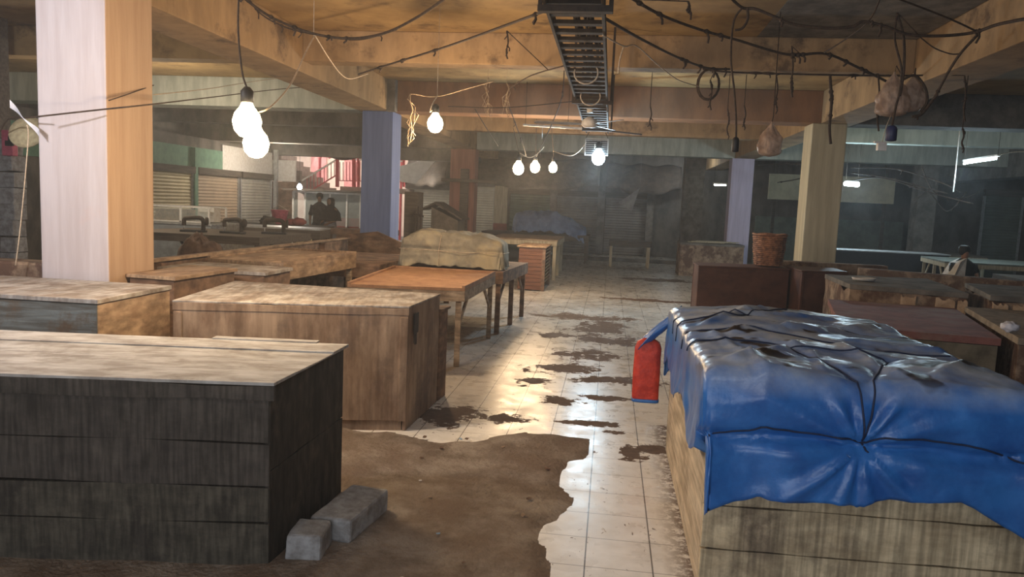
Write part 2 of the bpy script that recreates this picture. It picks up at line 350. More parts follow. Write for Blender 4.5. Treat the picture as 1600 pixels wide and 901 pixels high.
# columns
def column(x0, x1, y0, y1, z1, m, label, ms=None):
    b = MB(); n = 12
    for k in range(n):  # slightly uneven plaster faces
        pass
    b.box(x0, x1, y0, y1, 0, z1)
    if ms:
        b.mi = [0]*6
        for i in ms: b.mi[i] = 1
        m = [m, m_colo]
    return solo('column', b, m, label, 'column', bevel=.012)
column(-4.14, -3.6, 5.1, 5.66, 3.48, m_colw, 'big square column nearest the camera, white front and apricot side', ms=[3])
column(-4.12, -3.60, 12.25, 12.75, 3.0, m_colb, 'square column painted blue behind the long wooden partition')
column(-4.36, -3.68, 20.35, 20.85, 3.0, m_colr, 'salmon red column in front of the bright shutters at the back')
column(3.02, 3.58, 20.32, 20.82, 3.0, m_colp, 'lilac column behind the wicker basket')
column(2.96, 3.47, 12.22, 12.72, 3.0, m_coly, 'pale yellow square column on the right side of the aisle')
column(7.6, 8.05, 20.3, 20.75, 3.0, m_conc, 'bare grey concrete column beyond the white draped person')
p0 = aty(1068, 300, 22.5); p1 = aty(1100, 300, 22.5)
column(p0.x, p1.x, 22.5, 23.0, 3.48, m_conc, 'dirty concrete pier left of the lilac column')
# column cap strips above the blue one
b = MB(); b.box(-3.66, -3.52, 12.05, 12.2, 2.98, 3.48); b.build('cap', m_conc).name = 'trim_18'; bpy.data.objects['trim_18']['kind'] = 'structure'

# raised earthy screed in the foreground
PATCH = [(-.05, 1.5), (-.152, 3.11), (-.243, 3.41), (-.239, 3.57), (-.185, 3.69), (-.122, 3.92), (-.141, 4.06), (-.195, 4.14), (-.22, 4.23), (-.207, 4.5),
         (-.095, 4.72), (-.024, 4.82), (-.026, 5.09), (-.185, 5.12), (-.417, 5.13), (-.514, 5.15), (-.63, 5.08), (-.818, 4.85), (-1.069, 4.77), (-1.25, 4.86),
         (-1.485, 4.89), (-1.72, 4.9), (-4.5, 4.8), (-4.5, 1.5)]
def inside(x, y, P):
    c = False; j = len(P)-1
    for i in range(len(P)):
        if (P[i][1] > y) != (P[j][1] > y) and x < (P[j][0]-P[i][0])*(y-P[i][1])/(P[j][1]-P[i][1])+P[i][0]: c = not c
        j = i
    return c
def edged(x, y, P):
    m = 9
    for i in range(len(P)):
        a = Vector(P[i-1]); b_ = Vector(P[i]); p = Vector((x, y)); t = max(0, min(1, (p-a).dot(b_-a)/max(1e-9, (b_-a).length_squared)))
        m = min(m, (p-a-(b_-a)*t).length)
    return m if inside(x, y, P) else -m
st = .035; nx_, ny_ = int(4.5/st), int(3.8/st); vs = []; idx = {}
sc_ = MB(); keep = {}
for j in range(ny_):
    for i in range(nx_):
        x, y = -4.5+i*st, 1.5+j*st
        d = edged(x+.05*noise.noise((x*6, y*6, 0)), y+.05*noise.noise((x*6, y*6, 5)), PATCH) if x > -2.6 else 1
        keep[i, j] = d
        h = min(1, max(0, d/.05))*(.012+.010*noise.fractal((x*3, y*3, 1), 1, 2, 4)+.02*max(0, 1-abs(y-4.85)/.35)*max(0, noise.noise((x*9, y*14, 3)))) if d > 0 else -.003
        vs.append((x, y, max(h, .001) if d > 0 else -.003))
fs = []
for j in range(ny_-1):
    for i in range(nx_-1):
        if max(keep[i, j], keep[i+1, j], keep[i, j+1], keep[i+1, j+1]) > 0:
            fs.append((j*nx_+i, j*nx_+i+1, (j+1)*nx_+i+1, (j+1)*nx_+i))
sc_.add(vs, fs, True); struct('floor_screed', sc_, m_screed)

# ================================================================== COUNTERS (footprint boxes with boards)
def v2(p): return (p[0], p[1])
def lerp2(a, b, t): return (a[0]+(b[0]-a[0])*t, a[1]+(b[1]-a[1])*t)
def counter(name, label, A, B, Cc, D, h, seams=(), mf=m_brown, msd=m_brown, mt=m_greytop, ttop=.02, over=.02, fascia=0, z0=0, cat='counter', group=None,
            nboards=1, along='x', base=None, amp=.003, back=True, sideseams=(), trimstrips=()):
    """A near right, B far right, C far left, D near left (floor corners, world xy)"""
    loc = (A[0], A[1], z0); rz = math.atan2(A[1]-D[1], A[0]-D[0])
    R = Matrix.Rotation(-rz, 2)
    def loc2(p): v = R @ Vector((p[0]-A[0], p[1]-A[1])); return (v.x, v.y)
    a, b_, c, d = map(loc2, (A, B, Cc, D))
    t = thing(name, label, cat, loc, rz, group)
    zt = h-z0-ttop
    zs = [0 if base is None else base] + list(seams) + [zt]
    fr = MB()
    for k in range(len(zs)-1):
        off = random.uniform(0, .004)
        fr.plank((d[0], d[1]-off), (a[0]-random.uniform(0, .006), a[1]-off), zs[k]+.002, zs[k+1]-.003, .025, amp=amp if 0 < k else amp*.3, seed=k+A[0])
    fr.build('front_panel', mf, t, bevel=.003)
    sd = MB(); ss = [0]+list(sideseams)+[zt]
    for k in range(len(ss)-1): sd.plank((a[0], a[1]+.003), b_, ss[k]+.001, ss[k+1]-.002, .025, seed=k+3, amp=amp*.5)
    sd.build('side_panel', msd, t, bevel=.003)
    if back:
        bk = MB(); bk.plank((b_[0]-.03, b_[1]), c, 0, zt-.002, .02); bk.plank((c[0]+.001, c[1]-.03), (d[0]+.001, d[1]+.03), 0, zt-.002, .02); bk.build('back_panel', msd, t)
    if base is not None:
        bs = MB(); bs.plank((d[0]+.01, d[1]+.012), (a[0]-.03, a[1]+.012), .0, base, .02, amp=.001); bs.build('base_board', mf, t)
    # top boards
    tp = MB(); o = over
    a2, b2, c2, d2 = (a[0]+o, a[1]-o), (b_[0]+o, b_[1]+o), (c[0]-o, c[1]+o), (d[0]-o, d[1]-o)
    for k in range(nboards):
        t0, t1 = k/nboards+(.0025 if k else 0), (k+1)/nboards-(.0025 if k < nboards-1 else 0)
        if along == 'x': P = [lerp2(a2, b2, t0), lerp2(a2, b2, t1), lerp2(d2, c2, t1), lerp2(d2, c2, t0)]
        else: P = [lerp2(a2, d2, t0), lerp2(b2, c2, t0), lerp2(b2, c2, t1), lerp2(a2, d2, t1)]
        P = P[::-1] if along == 'x' else P
        dz = random.uniform(-.003, .003)
        ar = sum(P[i-1][0]*P[i][1]-P[i][0]*P[i-1][1] for i in range(4))
        if ar < 0: P = P[::-1]
        tp.prism(P, zt+.0005, [zt+ttop+dz+random.uniform(-.002, .002) for _ in range(4)])
    tp.build('top', mt, t, bevel=.003)
    if fascia:
        fa = MB(); fa.plank((d2[0], d2[1]-.001), (a2[0], a2[1]-.001), zt-fascia, zt, o+.001, amp=amp, seed=9); fa.build('fascia_board', mf, t, bevel=.003)
    for (u0, u1, z_0, z_1) in trimstrips:
        sM = MB(); p_, q_ = lerp2(d, a, u0), lerp2(d, a, u1); sM.plank((p_[0], p_[1]-.012), (q_[0], q_[1]-.012), z_0, z_1, .011); sM.build('batten', mf, t, bevel=.002)
    return t
# 1. the big blackened plank counter, near left
A = v2(atz(420, 886, 0)); B = v2(atz(533, 770, 0)); ax = Vector((math.cos(.1545), math.sin(.1545)))
D = (A[0]-ax.x*2.9, A[1]-ax.y*2.9); Cc = (D[0]-.03, D[1]+.92)
box1 = counter('plank_counter', 'large blackened plank counter with weathered grey top nearest the camera on the left', A, B, Cc, D, .805,
        seams=(.195, .355, .545), mf=m_black, msd=m_blackz, mt=m_greytop, ttop=.012, over=.022, fascia=.065, nboards=4, amp=.006, sideseams=(.42,))
for o in box1.children:
    if o.name.startswith('front_panel'):
        o.data.materials.append(m_moss)
        for p in o.data.polygons:
            if p.center.z < .35: p.material_index = 1
# loose strip of board lying on its far edge
p = atz(345, 524, .81); q = atz(505, 531, .81)
lb = MB(); lb.bar((p.x, p.y-.07, .811), (q.x, q.y-.07, .811), .06, .009); lb.build('loose_strip', m_greytop, None, bevel=.002)
o = bpy.data.objects['loose_strip']; o.name = 'wood_strip'; tag(o, 'thin strip of board lying along the far edge of the blackened counter top', 'board')
# concrete blocks
def cblock(pts, z, label):
    b = MB(); P = [v2(atz(x, y, z)) for x, y in pts]
    n = 6
    b.prism(P, 0, z)
    bb = b.build('concrete_block', m_cblock, bevel=.014); return tag(bb, label, 'block')
def blockrot(cx, cy_, w, l, h, rz, label):
    b = MB(); b.box(-w/2, w/2, -l/2, l/2, 0, h, j=.006); o = b.build('concrete_block', m_cblock, bevel=.014, loc=(cx, cy_, 0.004), rz=rz)
    d = o.modifiers.new('s', 'SUBSURF'); d.subdivision_type = 'SIMPLE'; d.levels = d.render_levels = 3
    tx = bpy.data.textures.get('rough') or bpy.data.textures.new('rough', 'CLOUDS'); tx.noise_scale = .06
    e = o.modifiers.new('d', 'DISPLACE'); e.texture = tx; e.strength = .01; e.mid_level = .5
    return tag(o, label, 'block')
blockrot(-1.245, 3.10, .155, .19, .12, .1, 'short grey concrete block at the front corner of the blackened counter')
blockrot(-1.165, 3.42, .20, .42, .115, -.12, 'longer concrete block lying against the side of the blackened counter')
# 2. plywood counter
zt = .86
A = v2(atz(633, 673, 0)); B = v2(atz(689, 610, 0)); B = (A[0]+.035, A[1]+.80)
Dt = atz(264, 472, zt); D = (Dt.x, Dt.y); D = (A[0]-1.48, A[1]-.36)
Ct = atz(365, 439, zt); Cc = (A[0]-1.68, A[1]+.86)
counter('plywood_counter', 'stained plywood counter with pale scuffed top behind the blackened plank counter', A, B, Cc, D, .865, mf=m_ply, msd=m_ply,
        mt=m_greytop2, ttop=.014, over=.006, fascia=.05, nboards=1, base=.07, trimstrips=((.0, .035, .07, .79), (.965, 1, .07, .79)))
# black drip stain on its side : a dangling hinge plate
hp = MB(); hp.prism([(-.002, .10), (.002, .10), (.002, .2), (-.002, .2)], .66, .80); hp.prism([(-.002, .13), (.002, .13), (.002, .165), (-.002, .165)], .58, .66)
hp.build('latch_plate', m_iron, None); o = bpy.data.objects['latch_plate']
o.location = (0.004+.004, 0, 0); par = [x for x in bpy.data.objects if x.name == 'plywood_counter'][0]; o.parent = par; o.location = (.012, .0, 0); o.rotation_euler = (0, 0, -.28)
# upright cabinet just behind it
A2 = (-1.28, 5.80); counter('narrow_cabinet', 'dark brown narrow cabinet tucked behind the plywood counter', A2, (-1.262, 5.99), (-1.92, 6.02), (-1.95, 5.77), .74,
        mf=m_brown, msd=m_brown, mt=m_brown, cat='cabinet')
# 3. left counters around the big column
H = .9
def Z(x, y, z=H): return v2(atz(x, y, z))
A = (-3.06, 4.22); D = (-4.6, 4.2)
counter('side_counter', 'counter with dusty top and blue grey front beside the big white column', A, (-3.09, 5.04), (-4.6, 5.04), D, .9,
        mf=wood('blue grey board', (.20, .22, .21), (.10, .09, .075), 'x', big=(.13, .09, .06), bigsc=3), msd=m_tan, mt=m_greytop2, ttop=.03, over=.01)
k = MB(); k.box(-5.6, -4.15, 5.12, 5.25, 0, 1.0, j=.01); k.box(-5.6, -4.2, 5.3, 5.9, 0, .93, j=.01)
solo('low_wall', k, m_mason, 'low plastered wall running into the left side of the big column', 'wall', bevel=.02)
counter('side_counter', 'brown counter with a raised edge right behind the side counter by the column', (-3.18, 5.25), (-3.15, 6.1), (-3.57, 6.15), (-3.57, 5.3), .94,
        mf=m_brown, msd=m_brown, mt=m_tan, ttop=.03)
counter('side_counter', 'low brown counter with worn rounded top between the column and the open table', (-3.0, 6.35), (-3.0, 6.9), (-3.95, 6.95), (-3.95, 6.3), .89,
        mf=m_brown, msd=m_brown, mt=m_greytop2, ttop=.03)
# long partition
pt = thing('wooden_partition', 'long low wooden partition running back from the big column to the blue column', 'partition', (-4.1, 6.3, 0))
pb = MB()
pb.plank((0, 0), (0, 5.6), 0, .93, -.05, n=30, amp=.012); pb.build('partition_board', m_brown, pt, bevel=.006)
pb = MB(); pb.box(-.02, .09, 0, 5.6, .93, .955, j=.006); pb.build('cap_rail', m_tan, pt, bevel=.004)
for yy in (.05, 2.0, 4.0, 5.45):
    pb = MB(); pb.box(.05, .13, yy, yy+.08, 0, .92); pb.build('post', m_brown, pt, bevel=.004)
# gable end board by blue column
ge = thing('board_end', 'dark board end with a peaked top in front of the blue column', 'board', (-3.95, 11.5, 0))
g = MB(); g.add([(0, 0, 0), (.9, 0, 0), (.9, 0, .86), (.36, 0, 1.07), (-.3, 0, .98), (-.3, 0, 0), (0, .05, 0), (.9, .05, 0), (.9, .05, .86), (.36, .05, 1.07), (-.3, .05, .98), (-.3, .05, 0)],
    [(0, 1, 2, 3, 4, 5), (11, 10, 9, 8, 7, 6), (1, 7, 8, 2), (2, 8, 9, 3), (3, 9, 10, 4), (4, 10, 11, 5), (0, 6, 7, 1), (5, 11, 6, 0)])
g.build('panel', m_brown, ge, bevel=.005)
g = MB(); g.box(.9, 1.5, .0, .06, .80, .86); g.box(.9, 1.5, .0, .06, .64, .70); g.build('rail', m_tan, ge, bevel=.004)
g = MB(); g.box(1.44, 1.52, .06, .12, 0, .80); g.build('post', m_brown, ge, bevel=.004)

# ================================================================== TABLES
def table(name, label, A, B, Cc, D, h, mtop, mleg, leg=.05, apron=.09, tt=.03, braces=True, raised=False, group=None, cat='table', inset=.03, legs=4, splay=.0, mapr=None, z0=0):
    loc = (A[0], A[1], z0); rz = math.atan2(A[1]-D[1], A[0]-D[0]); R = Matrix.Rotation(-rz, 2)
    L2 = lambda p: tuple(R @ Vector((p[0]-A[0], p[1]-A[1])))
    a, b_, c, d = map(L2, (A, B, Cc, D)); t = thing(name, label, cat, loc, rz, group); h = h-z0
    m = MB(); m.prism([d, a, b_, c], h-tt, h); m.build('tabletop', mtop, t, bevel=.003)
    mapr = mapr or mleg
    m = MB()
    for p, q in ((d, a), (a, b_), (b_, c), (c, d)):
        m.plank(p, q, h-tt-apron, h-tt-.0005, .022, n=4, amp=.002)
    m.build('apron', mapr, t, bevel=.003)
    if raised:
        m = MB()
        for p, q in ((a, b_), (b_, c), (c, d)): m.plank(p, q, h+.0005, h+.022, .03, n=4, amp=.002)
        m.build('rim', mtop, t, bevel=.003)
    cx = (a[0]+b_[0]+c[0]+d[0])/4; cy_ = (a[1]+b_[1]+c[1]+d[1])/4
    P = [a, b_, c, d]
    pos = []
    for p in P:
        v = Vector((cx-p[0], cy_-p[1])); v = v/ v.length; pos.append((p[0]+math.copysign(inset+leg/2, cx-p[0]), p[1]+math.copysign(inset+leg/2, cy_-p[1])))
    if legs == 6: pos += [lerp2(pos[0], pos[1], .5), lerp2(pos[2], pos[3], .5)]
    for p in pos:
        sx_ = splay*math.copysign(1, p[0]-cx)
        m = MB(); m.bar((p[0]+sx_, p[1], 0), (p[0], p[1], h-tt-.002), leg, leg*.8, up=(0, 1, 0)); m.build('leg', mleg, t, bevel=.004)
    if braces:
        for p, q in ((pos[0], pos[1]), (pos[3], pos[2])):
            for u, w in ((p, q), (q, p)):
                e = lerp2(u, w, .3); m = MB(); m.bar((u[0], u[1], (h-tt)*.5), (e[0], e[1], h-tt-apron*.4), .022, .045); m.build('brace', mleg, t, bevel=.003)
    return t
table('tray_table', 'rust orange tray topped table with sturdy legs beside the tiled aisle', (-1.33, 7.06), (-1.30, 8.80), (-2.55, 8.85), (-2.42, 6.86), .77, m_orange, m_tan_x,
      leg=.055, apron=.1, raised=True, mapr=m_tan_x)
table('side_table', 'brown table behind the orange tray table carrying the grey tarpaulin bundle', (-1.24, 9.02), (-1.12, 10.7), (-2.5, 10.75), (-2.5, 9.0), .77, m_brown, m_brown,
      leg=.06, apron=.12, legs=6)
table('open_table', 'open sided brown table with splintered front edge in the left block of stalls', (-3.10, 6.98), (-2.98, 8.75), (-3.92, 8.8), (-3.95, 7.1), .92, m_tan, m_tan_x, leg=.06, apron=.14, raised=True, braces=False, mapr=m_tan)
table('low_table', 'low brown plank table behind the orange tray table', (-2.75, 8.95), (-2.7, 10.9), (-3.9, 10.9), (-3.9, 8.95), .78, m_brown, m_brown, leg=.06, apron=.14, braces=False)

# --- draped cloth
def drape(Wd, L, top, drop, over=.5, nx=60, ny=70, r=.04, fold=.02, wr=.012, seed=0, fs=9, extra=None):
    m = MB()
    def f(u, v, raw=False):
        x, y = (u, v) if raw else (-over+u*(Wd+2*over), -over+v*(L+2*over))
        cx, cy_ = min(max(x, 0), Wd), min(max(y, 0), L); ox, oy = x-cx, y-cy_; d = math.hypot(ox, oy)
        z = top(cx, cy_)+wr*noise.fractal((x*4+seed, y*4, seed), 1, 2, 5)
        px, py = cx, cy_
        if d > 1e-6:
            dx, dy = ox/d, oy/d; k = min(1, d/over); dr = drop(cx, cy_, dx, dy)*min(d/over, 1.15)
            q = min(1, dr/r); outw = r*math.sin(q*math.pi/2); z -= dr-(r*(1-math.cos(q*math.pi/2)) if False else 0)
            s = cx+cy_+math.atan2(dy, dx)*.3
            outw += fold*k*(.7+.9*noise.noise((s*fs+seed, k*1.5, seed))+.6*noise.noise((s*fs*2.3+seed, k*4, seed+3)))
            px += dx*outw; py += dy*outw
        p = [px, py, z]
        if extra: p = extra(p, x, y, cx, cy_, d)
        return p
    m.grid(f, nx, ny); m.surf = f; return m

# 4. blue tarp box on the right
ta = mat('blue tarpaulin', (.03, .16, .47), (.016, .09, .32), sc=(1, 1, 1), nz=4, rough=.34, bump=.5, bs=7, dist=.02, spec=.5)
nt = ta.node_tree; Ln = nt.links.new; bs_ = nt.nodes['Principled BSDF']
tc = node(nt, 'ShaderNodeTexCoord'); sp_ = node(nt, 'ShaderNodeSeparateXYZ'); Ln(tc.outputs['Object'], sp_.inputs[0])
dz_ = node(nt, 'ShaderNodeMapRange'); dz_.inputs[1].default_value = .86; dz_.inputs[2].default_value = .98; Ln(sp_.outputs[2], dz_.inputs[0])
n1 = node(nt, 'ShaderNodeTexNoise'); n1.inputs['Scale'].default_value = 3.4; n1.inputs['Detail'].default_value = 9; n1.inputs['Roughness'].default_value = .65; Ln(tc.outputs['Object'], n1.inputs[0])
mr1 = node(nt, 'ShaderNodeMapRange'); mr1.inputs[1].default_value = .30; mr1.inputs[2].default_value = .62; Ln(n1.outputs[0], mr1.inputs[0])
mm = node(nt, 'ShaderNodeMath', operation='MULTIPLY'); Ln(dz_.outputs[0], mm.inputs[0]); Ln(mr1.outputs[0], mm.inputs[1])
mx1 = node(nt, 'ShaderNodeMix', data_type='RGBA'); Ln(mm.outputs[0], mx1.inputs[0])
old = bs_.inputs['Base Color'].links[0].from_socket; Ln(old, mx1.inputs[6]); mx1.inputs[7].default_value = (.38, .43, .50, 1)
mr2 = node(nt, 'ShaderNodeMapRange'); mr2.inputs[1].default_value = .565; mr2.inputs[2].default_value = .59; mp2 = node(nt, 'ShaderNodeMapping'); mp2.inputs['Location'].default_value = (3.3, 1.7, 0)
mp2.inputs['Scale'].default_value = (1, 1.3, 1); n2 = node(nt, 'ShaderNodeTexNoise'); n2.inputs['Scale'].default_value = 3.0; n2.inputs['Detail'].default_value = 3; Ln(tc.outputs['Object'], mp2.inputs[0]); Ln(mp2.outputs[0], n2.inputs[0]); Ln(n2.outputs[0], mr2.inputs[0])
mm2 = node(nt, 'ShaderNodeMath', operation='MULTIPLY'); Ln(mr2.outputs[0], mm2.inputs[0]); Ln(dz_.outputs[0], mm2.inputs[1])
mx2 = node(nt, 'ShaderNodeMix', data_type='RGBA'); Ln(mm2.outputs[0], mx2.inputs[0]); Ln(mx1.outputs[2], mx2.inputs[6]); mx2.inputs[7].default_value = (.022, .016, .016, 1)
Ln(mx2.outputs[2], bs_.inputs['Base Color'])
rz_ = -.02
TB = counter('plank_box', 'pale sawn plank stall box under the blue tarpaulin at the right of the aisle', (1.80, 3.17), (1.80, 5.0), (.45, 5.02), (.45, 3.12), .90,
        seams=(.19, .38, .62), mf=m_pale, msd=m_pale, mt=m_pale, ttop=.02, over=.0, nboards=3, amp=.004, cat='stall box')
for o in TB.children:
    if o.name.startswith('back_panel'): o.data.materials[0] = m_paley
KX, KZ = .57, .69
def seg(x, y, x0, y0, x1, y1):
    dx, dy = x1-x0, y1-y0; t = max(0, min(1, ((x-x0)*dx+(y-y0)*dy)/(dx*dx+dy*dy))); return math.hypot(x-x0-t*dx, y-y0-t*dy)
def ttop(x, y):
    z = .945+.055*math.exp(-((x-.35)**2/.12+(y-1.0)**2/.5))+.05*math.exp(-((x-.6)**2/.25+(y-1.7)**2/.15))+.03*math.exp(-((x-1.0)**2/.06+(y-.25)**2/.05))
    z += .03*math.exp(-((x-.2)**2/.04+(y-.1)**2/.04))
    for (x0, y0, x1, y1) in ROPES: z -= .020*math.exp(-seg(x, y, x0, y0, x1, y1)/.03)
    # sharp tented creases
    for (x0, y0, x1, y1, a, w) in CREASE: z += a*max(0, 1-seg(x, y, x0, y0, x1, y1)/w)**1.5
    return z
CREASE = [(.1, .1, .45, .6, .02, .06), (.2, 0, .1, .8, .016, .05), (.75, .1, .7, .7, .022, .07), (.9, .1, 1.2, .5, .018, .06), (.2, .8, .7, 1.1, .022, .07), (.5, 1.0, 1.1, 1.5, .02, .06), (.1, 1.1, .5, 1.7, .02, .06),
          (.3, 1.4, .9, 1.6, .018, .05), (.45, .1, .5, .45, .014, .04), (0, .3, .35, .35, .015, .05), (0, 1.6, .4, 1.5, .016, .05), (.8, .9, 1.2, .85, .02, .06)]
ROPES = [(.57, 0, .42, .55), (.60, 0, .85, .5), (.0, .95, .9, .75), (.0, 1.45, 1.2, 1.25), (.42, .55, 0, .75), (.85, .5, 1.2, .62)]
def tdrop(cx, cy_, dx, dy):
    fr = max(0, -dy)**2; lf = max(0, -dx)**2
    front = .56-.12*math.sin(min(1, cx/1.0)*1.6)+.12*max(0, cx-.95)/.25
    left = .34+.06*math.sin(cy_*7)
    return fr*front+lf*left+max(0, 1-fr-lf)*.42
def tex(p, x, y, cx, cy_, d):
    if y < 0 and d > .02:   # front face: radiating pleats to the knot, pinched along the cord
        z = p[2]; ax_, az = p[0]-KX, z-KZ; rr = math.hypot(ax_, az)+.03; th = math.atan2(az, ax_)
        pl = 1-2*abs(math.sin(th*5.5+1.0))*.7-abs(math.sin(th*9+.4))*.5
        w = min(1, (d-.02)/.1)
        p[1] -= w*(.026*pl*math.exp(-rr/.5)*min(1, rr/.12)+.035)
        p[1] += w*.045*math.exp(-((z-KZ-.01*math.sin(p[0]*5))/.03)**2)
        if z < KZ: p[1] -= .02*w+.015*w*math.sin(p[0]*14+z*5)
        if z < KZ and p[0] < .0: p[0] = p[0]*.3
    return p
tarp = drape(1.22, 1.88, ttop, tdrop, over=.5, nx=170, ny=190, r=.035, fold=.022, wr=.012, seed=2.3, fs=4, extra=tex)
tp = thing('blue_tarpaulin', 'large blue tarpaulin tied over the pale plank stall box', 'tarpaulin', (.45, 3.12, 0))
o = tarp.build('sheet', ta, tp); d_ = o.modifiers.new('s', 'SOLIDIFY'); d_.thickness = .003; d_.offset = 1
m_cord = mat('dark blue cord', (.02, .03, .07), (.012, .02, .05), nz=20, rough=.7, bump=0)
def path(P, n=16):
    out = []
    for (a, b) in zip(P[:-1], P[1:]):
        for i in range(n): u = i/n; x, y = a[0]+(b[0]-a[0])*u, a[1]+(b[1]-a[1])*u; q = tarp.surf(x, y, True); out.append((q[0]-(.004 if x < 0 else 0), q[1]-(.007 if y < 0 else 0), q[2]+(.007 if y >= 0 else 0)))
    return out
for P in ([(.42, .55), (.56, 0), (.57, -.12), (.58, -.235)], [(.85, .5), (.62, 0), (.60, -.12), (.58, -.235)], [(-.1, .6), (.42, .55), (.85, .5), (1.2, .62)], [(-.15, .9), (.9, .75), (1.22, .70)],
          [(-.2, 1.5), (0, 1.45), (1.2, 1.25)], [(-.15, 1.2), (.3, 1.3), (.7, 1.8)], [(-.05, -.24), (.3, -.235), (.58, -.235), (.9, -.245), (1.25, -.25)], [(.58, -.235), (.61, -.29)]):
    r_ = MB(); r_.tube(path(P), .0042, 5); r_.build('cord', m_cord, tp)
# red bag hanging at its far left corner
rb = thing('red_bag', 'red woven plastic bag with blue trim hanging at the corner of the tarp covered box', 'bag', (.30, 5.10, .30))
m_redbag = mat('red woven plastic', (.62, .055, .03), (.42, .03, .02), nz=7, rough=.5, bump=.5, bs=9, dist=.02)
g = MB(); g.lathe([(.0, 0), (.078, .0), (.086, .03), (.086, .2), (.084, .36), (.07, .405), (.03, .43)], 24, sx=1.0, sy_=.45, fn=lambda t, z: min(1.25, 1/max(abs(math.cos(t)), abs(math.sin(t))))*(1+.07*noise.noise((math.cos(t)*2, math.sin(t)*2, z*6))+.03*abs(math.sin(3*t))))
g.build('bag_body', m_redbag, rb)
g = MB(); g.lathe([(.080, -.004), (.090, .0), (.091, .018), (.08, .02)], 24, sx=1.0, sy_=.48, fn=lambda t, z: min(1.25, 1/max(abs(math.cos(t)), abs(math.sin(t))))); g.build('trim', ta, rb)
g = MB(); g.grid(lambda u, v: (-.07+.26*v+.02*math.sin(u*7), -.05+.10*u-.02*v, .36+.28*v+.02*math.sin(u*9+v*5)), 10, 12); g.build('neck', ta, rb, solid=.006)

# 5. grey tarp bundle on table
gt = mat('grey canvas', (.36, .33, .25), (.19, .175, .14), sc=(1, 1, 1), nz=3, rough=.9, bump=.6, bs=6, dist=.03, big=(.42, .35, .22), bigsc=1.6, bigth=(.52, .68))
def btop(x, y): return .43+.015*math.sin(5*x+1)-.09*max(0, x-.9)/.22-.07*max(0, .15-x)/.15+.02*max(0, 1-abs(x-.62-.3*y)/.06)-.015*math.exp(-((x-.42)/.03)**2)
def bex(p, x, y, cx, cy_, d):
    if y < 0 and d > .02:
        k = min(1, d/.15)
        p[1] -= .03*k*(1-2*abs(math.sin(6*p[0]+5*p[2])))*.6+.02*k*max(0, 1-abs(p[2]-.14-.1*p[0])/.05)
        p[1] += .03*k*math.exp(-((p[2]-.22)/.03)**2)
    p[2] = max(p[2], .01)
    return p
bun = drape(1.12, .72, btop, lambda cx, cy_, dx, dy: .40, over=.40, nx=120, ny=90, r=.06, fold=.05, wr=.030, seed=5.1, fs=5, extra=bex)
gb = thing('grey_tarpaulin_bundle', 'grey canvas covered bundle of goods tied with string on the table behind the orange tray', 'bundle', (-2.46, 9.12, .773), .06)
o = bun.build('cover', gt, gb); d_ = o.modifiers.new('s', 'SOLIDIFY'); d_.thickness = .005
g = MB(); g.box(.03, 1.08, .04, .68, 0.01, .33); g.build('packed_goods', m_brown, gb)
g = MB(); g.tube([(-.08, -.10, .22), (.3, -.115, .215), (.7, -.11, .20), (1.2, -.10, .21), (1.24, .3, .2)], .004, 5); g.tube([(.42, -.11, .02), (.41, -.125, .2), (.43, -.07, .39), (.43, .3, .44)], .004, 5)
g.build('string', m_wirew, gb)

# 6. slatted cabinet
A = v2(atz(845, 455, 0)); sl = thing('slatted_cabinet', 'reddish brown crate cabinet with slatted side standing by the aisle', 'cabinet', (A[0], A[1], 0))
g = MB()
for k in range(11): g.box(-.44, -.0, .0, .02, .02+k*.071, .02+k*.071+.066, j=.002)
g.build('front_panel', mat('reddish crate wood', (.22, .095, .055), (.13, .06, .038), sc=(1, 9, 9), nz=3, rough=.8, bump=.4), sl, bevel=.003)
g = MB()
for k in range(10):
    g.add(*(lambda z: ([( .0, .08, z), (.05, .08, z+.03), (.05, 1.2, z+.03), (0, 1.2, z), (.0, .08, z+.012), (.05, .08, z+.042), (.05, 1.2, z+.042), (0, 1.2, z+.012)],
          [(3, 2, 1, 0), (4, 5, 6, 7), (0, 1, 5, 4), (1, 2, 6, 5), (2, 3, 7, 6), (3, 0, 4, 7)]))(.12+k*.066))
g.build('slats', m_cream, sl)
g = MB(); g.box(-.02, .055, 0, .07, 0, .80); g.box(-.02, .055, 1.2, 1.27, 0, .80); g.box(-.44, -.42, .03, 1.27, .02, .8); g.box(-.42, -.0, 1.25, 1.27, .02, .8); g.build('frame', m_brown, sl, bevel=.004)
g = MB(); g.box(-.48, .07, -.02, 1.29, .802, .825); g.build('top', m_tan, sl, bevel=.004)
# 7. tables further back
table('back_table', 'cream legged wooden table behind the slatted cabinet', (-1.08, 16.2), (-1.08, 18.6), (-2.6, 18.6), (-2.6, 16.2), .86, m_tan_x, m_cream, leg=.07, apron=.1, legs=6)
table('back_table', 'dark timber table under the blue wrapped load near the back shutters', (-.55, 21.3), (-.55, 22.6), (-3.6, 22.6), (-3.6, 21.3), .80, m_darkw, m_darkw, leg=.09, apron=.14, mapr=m_darkw)
bt = mat('faded blue tarpaulin', (.20, .28, .46), (.10, .15, .28), nz=3, sc=(1, 1, 1), rough=.6, bump=.6, bs=4, dist=.04)
b2 = drape(1.7, .8, lambda x, y: .50+.10*math.sin(x*1.8+.4)-.22*max(0, x-1.0)/.7, lambda cx, cy_, dx, dy: .52-.15*max(0, cx-1.0)/.7, over=.5, nx=80, ny=60, r=.14, fold=.08, wr=.10, seed=9.7, fs=4)
q0 = aty(803, 377, 21.4)
bb = thing('blue_tarpaulin_bundle', 'rumpled faded blue tarpaulin over a load on the dark table at the back', 'bundle', (q0.x+.12, 21.5, .803))
b2.build('cover', bt, bb); g = MB(); g.box(.06, 1.5, .08, .72, .005, .28); g.build('packed_goods', m_darkw, bb)
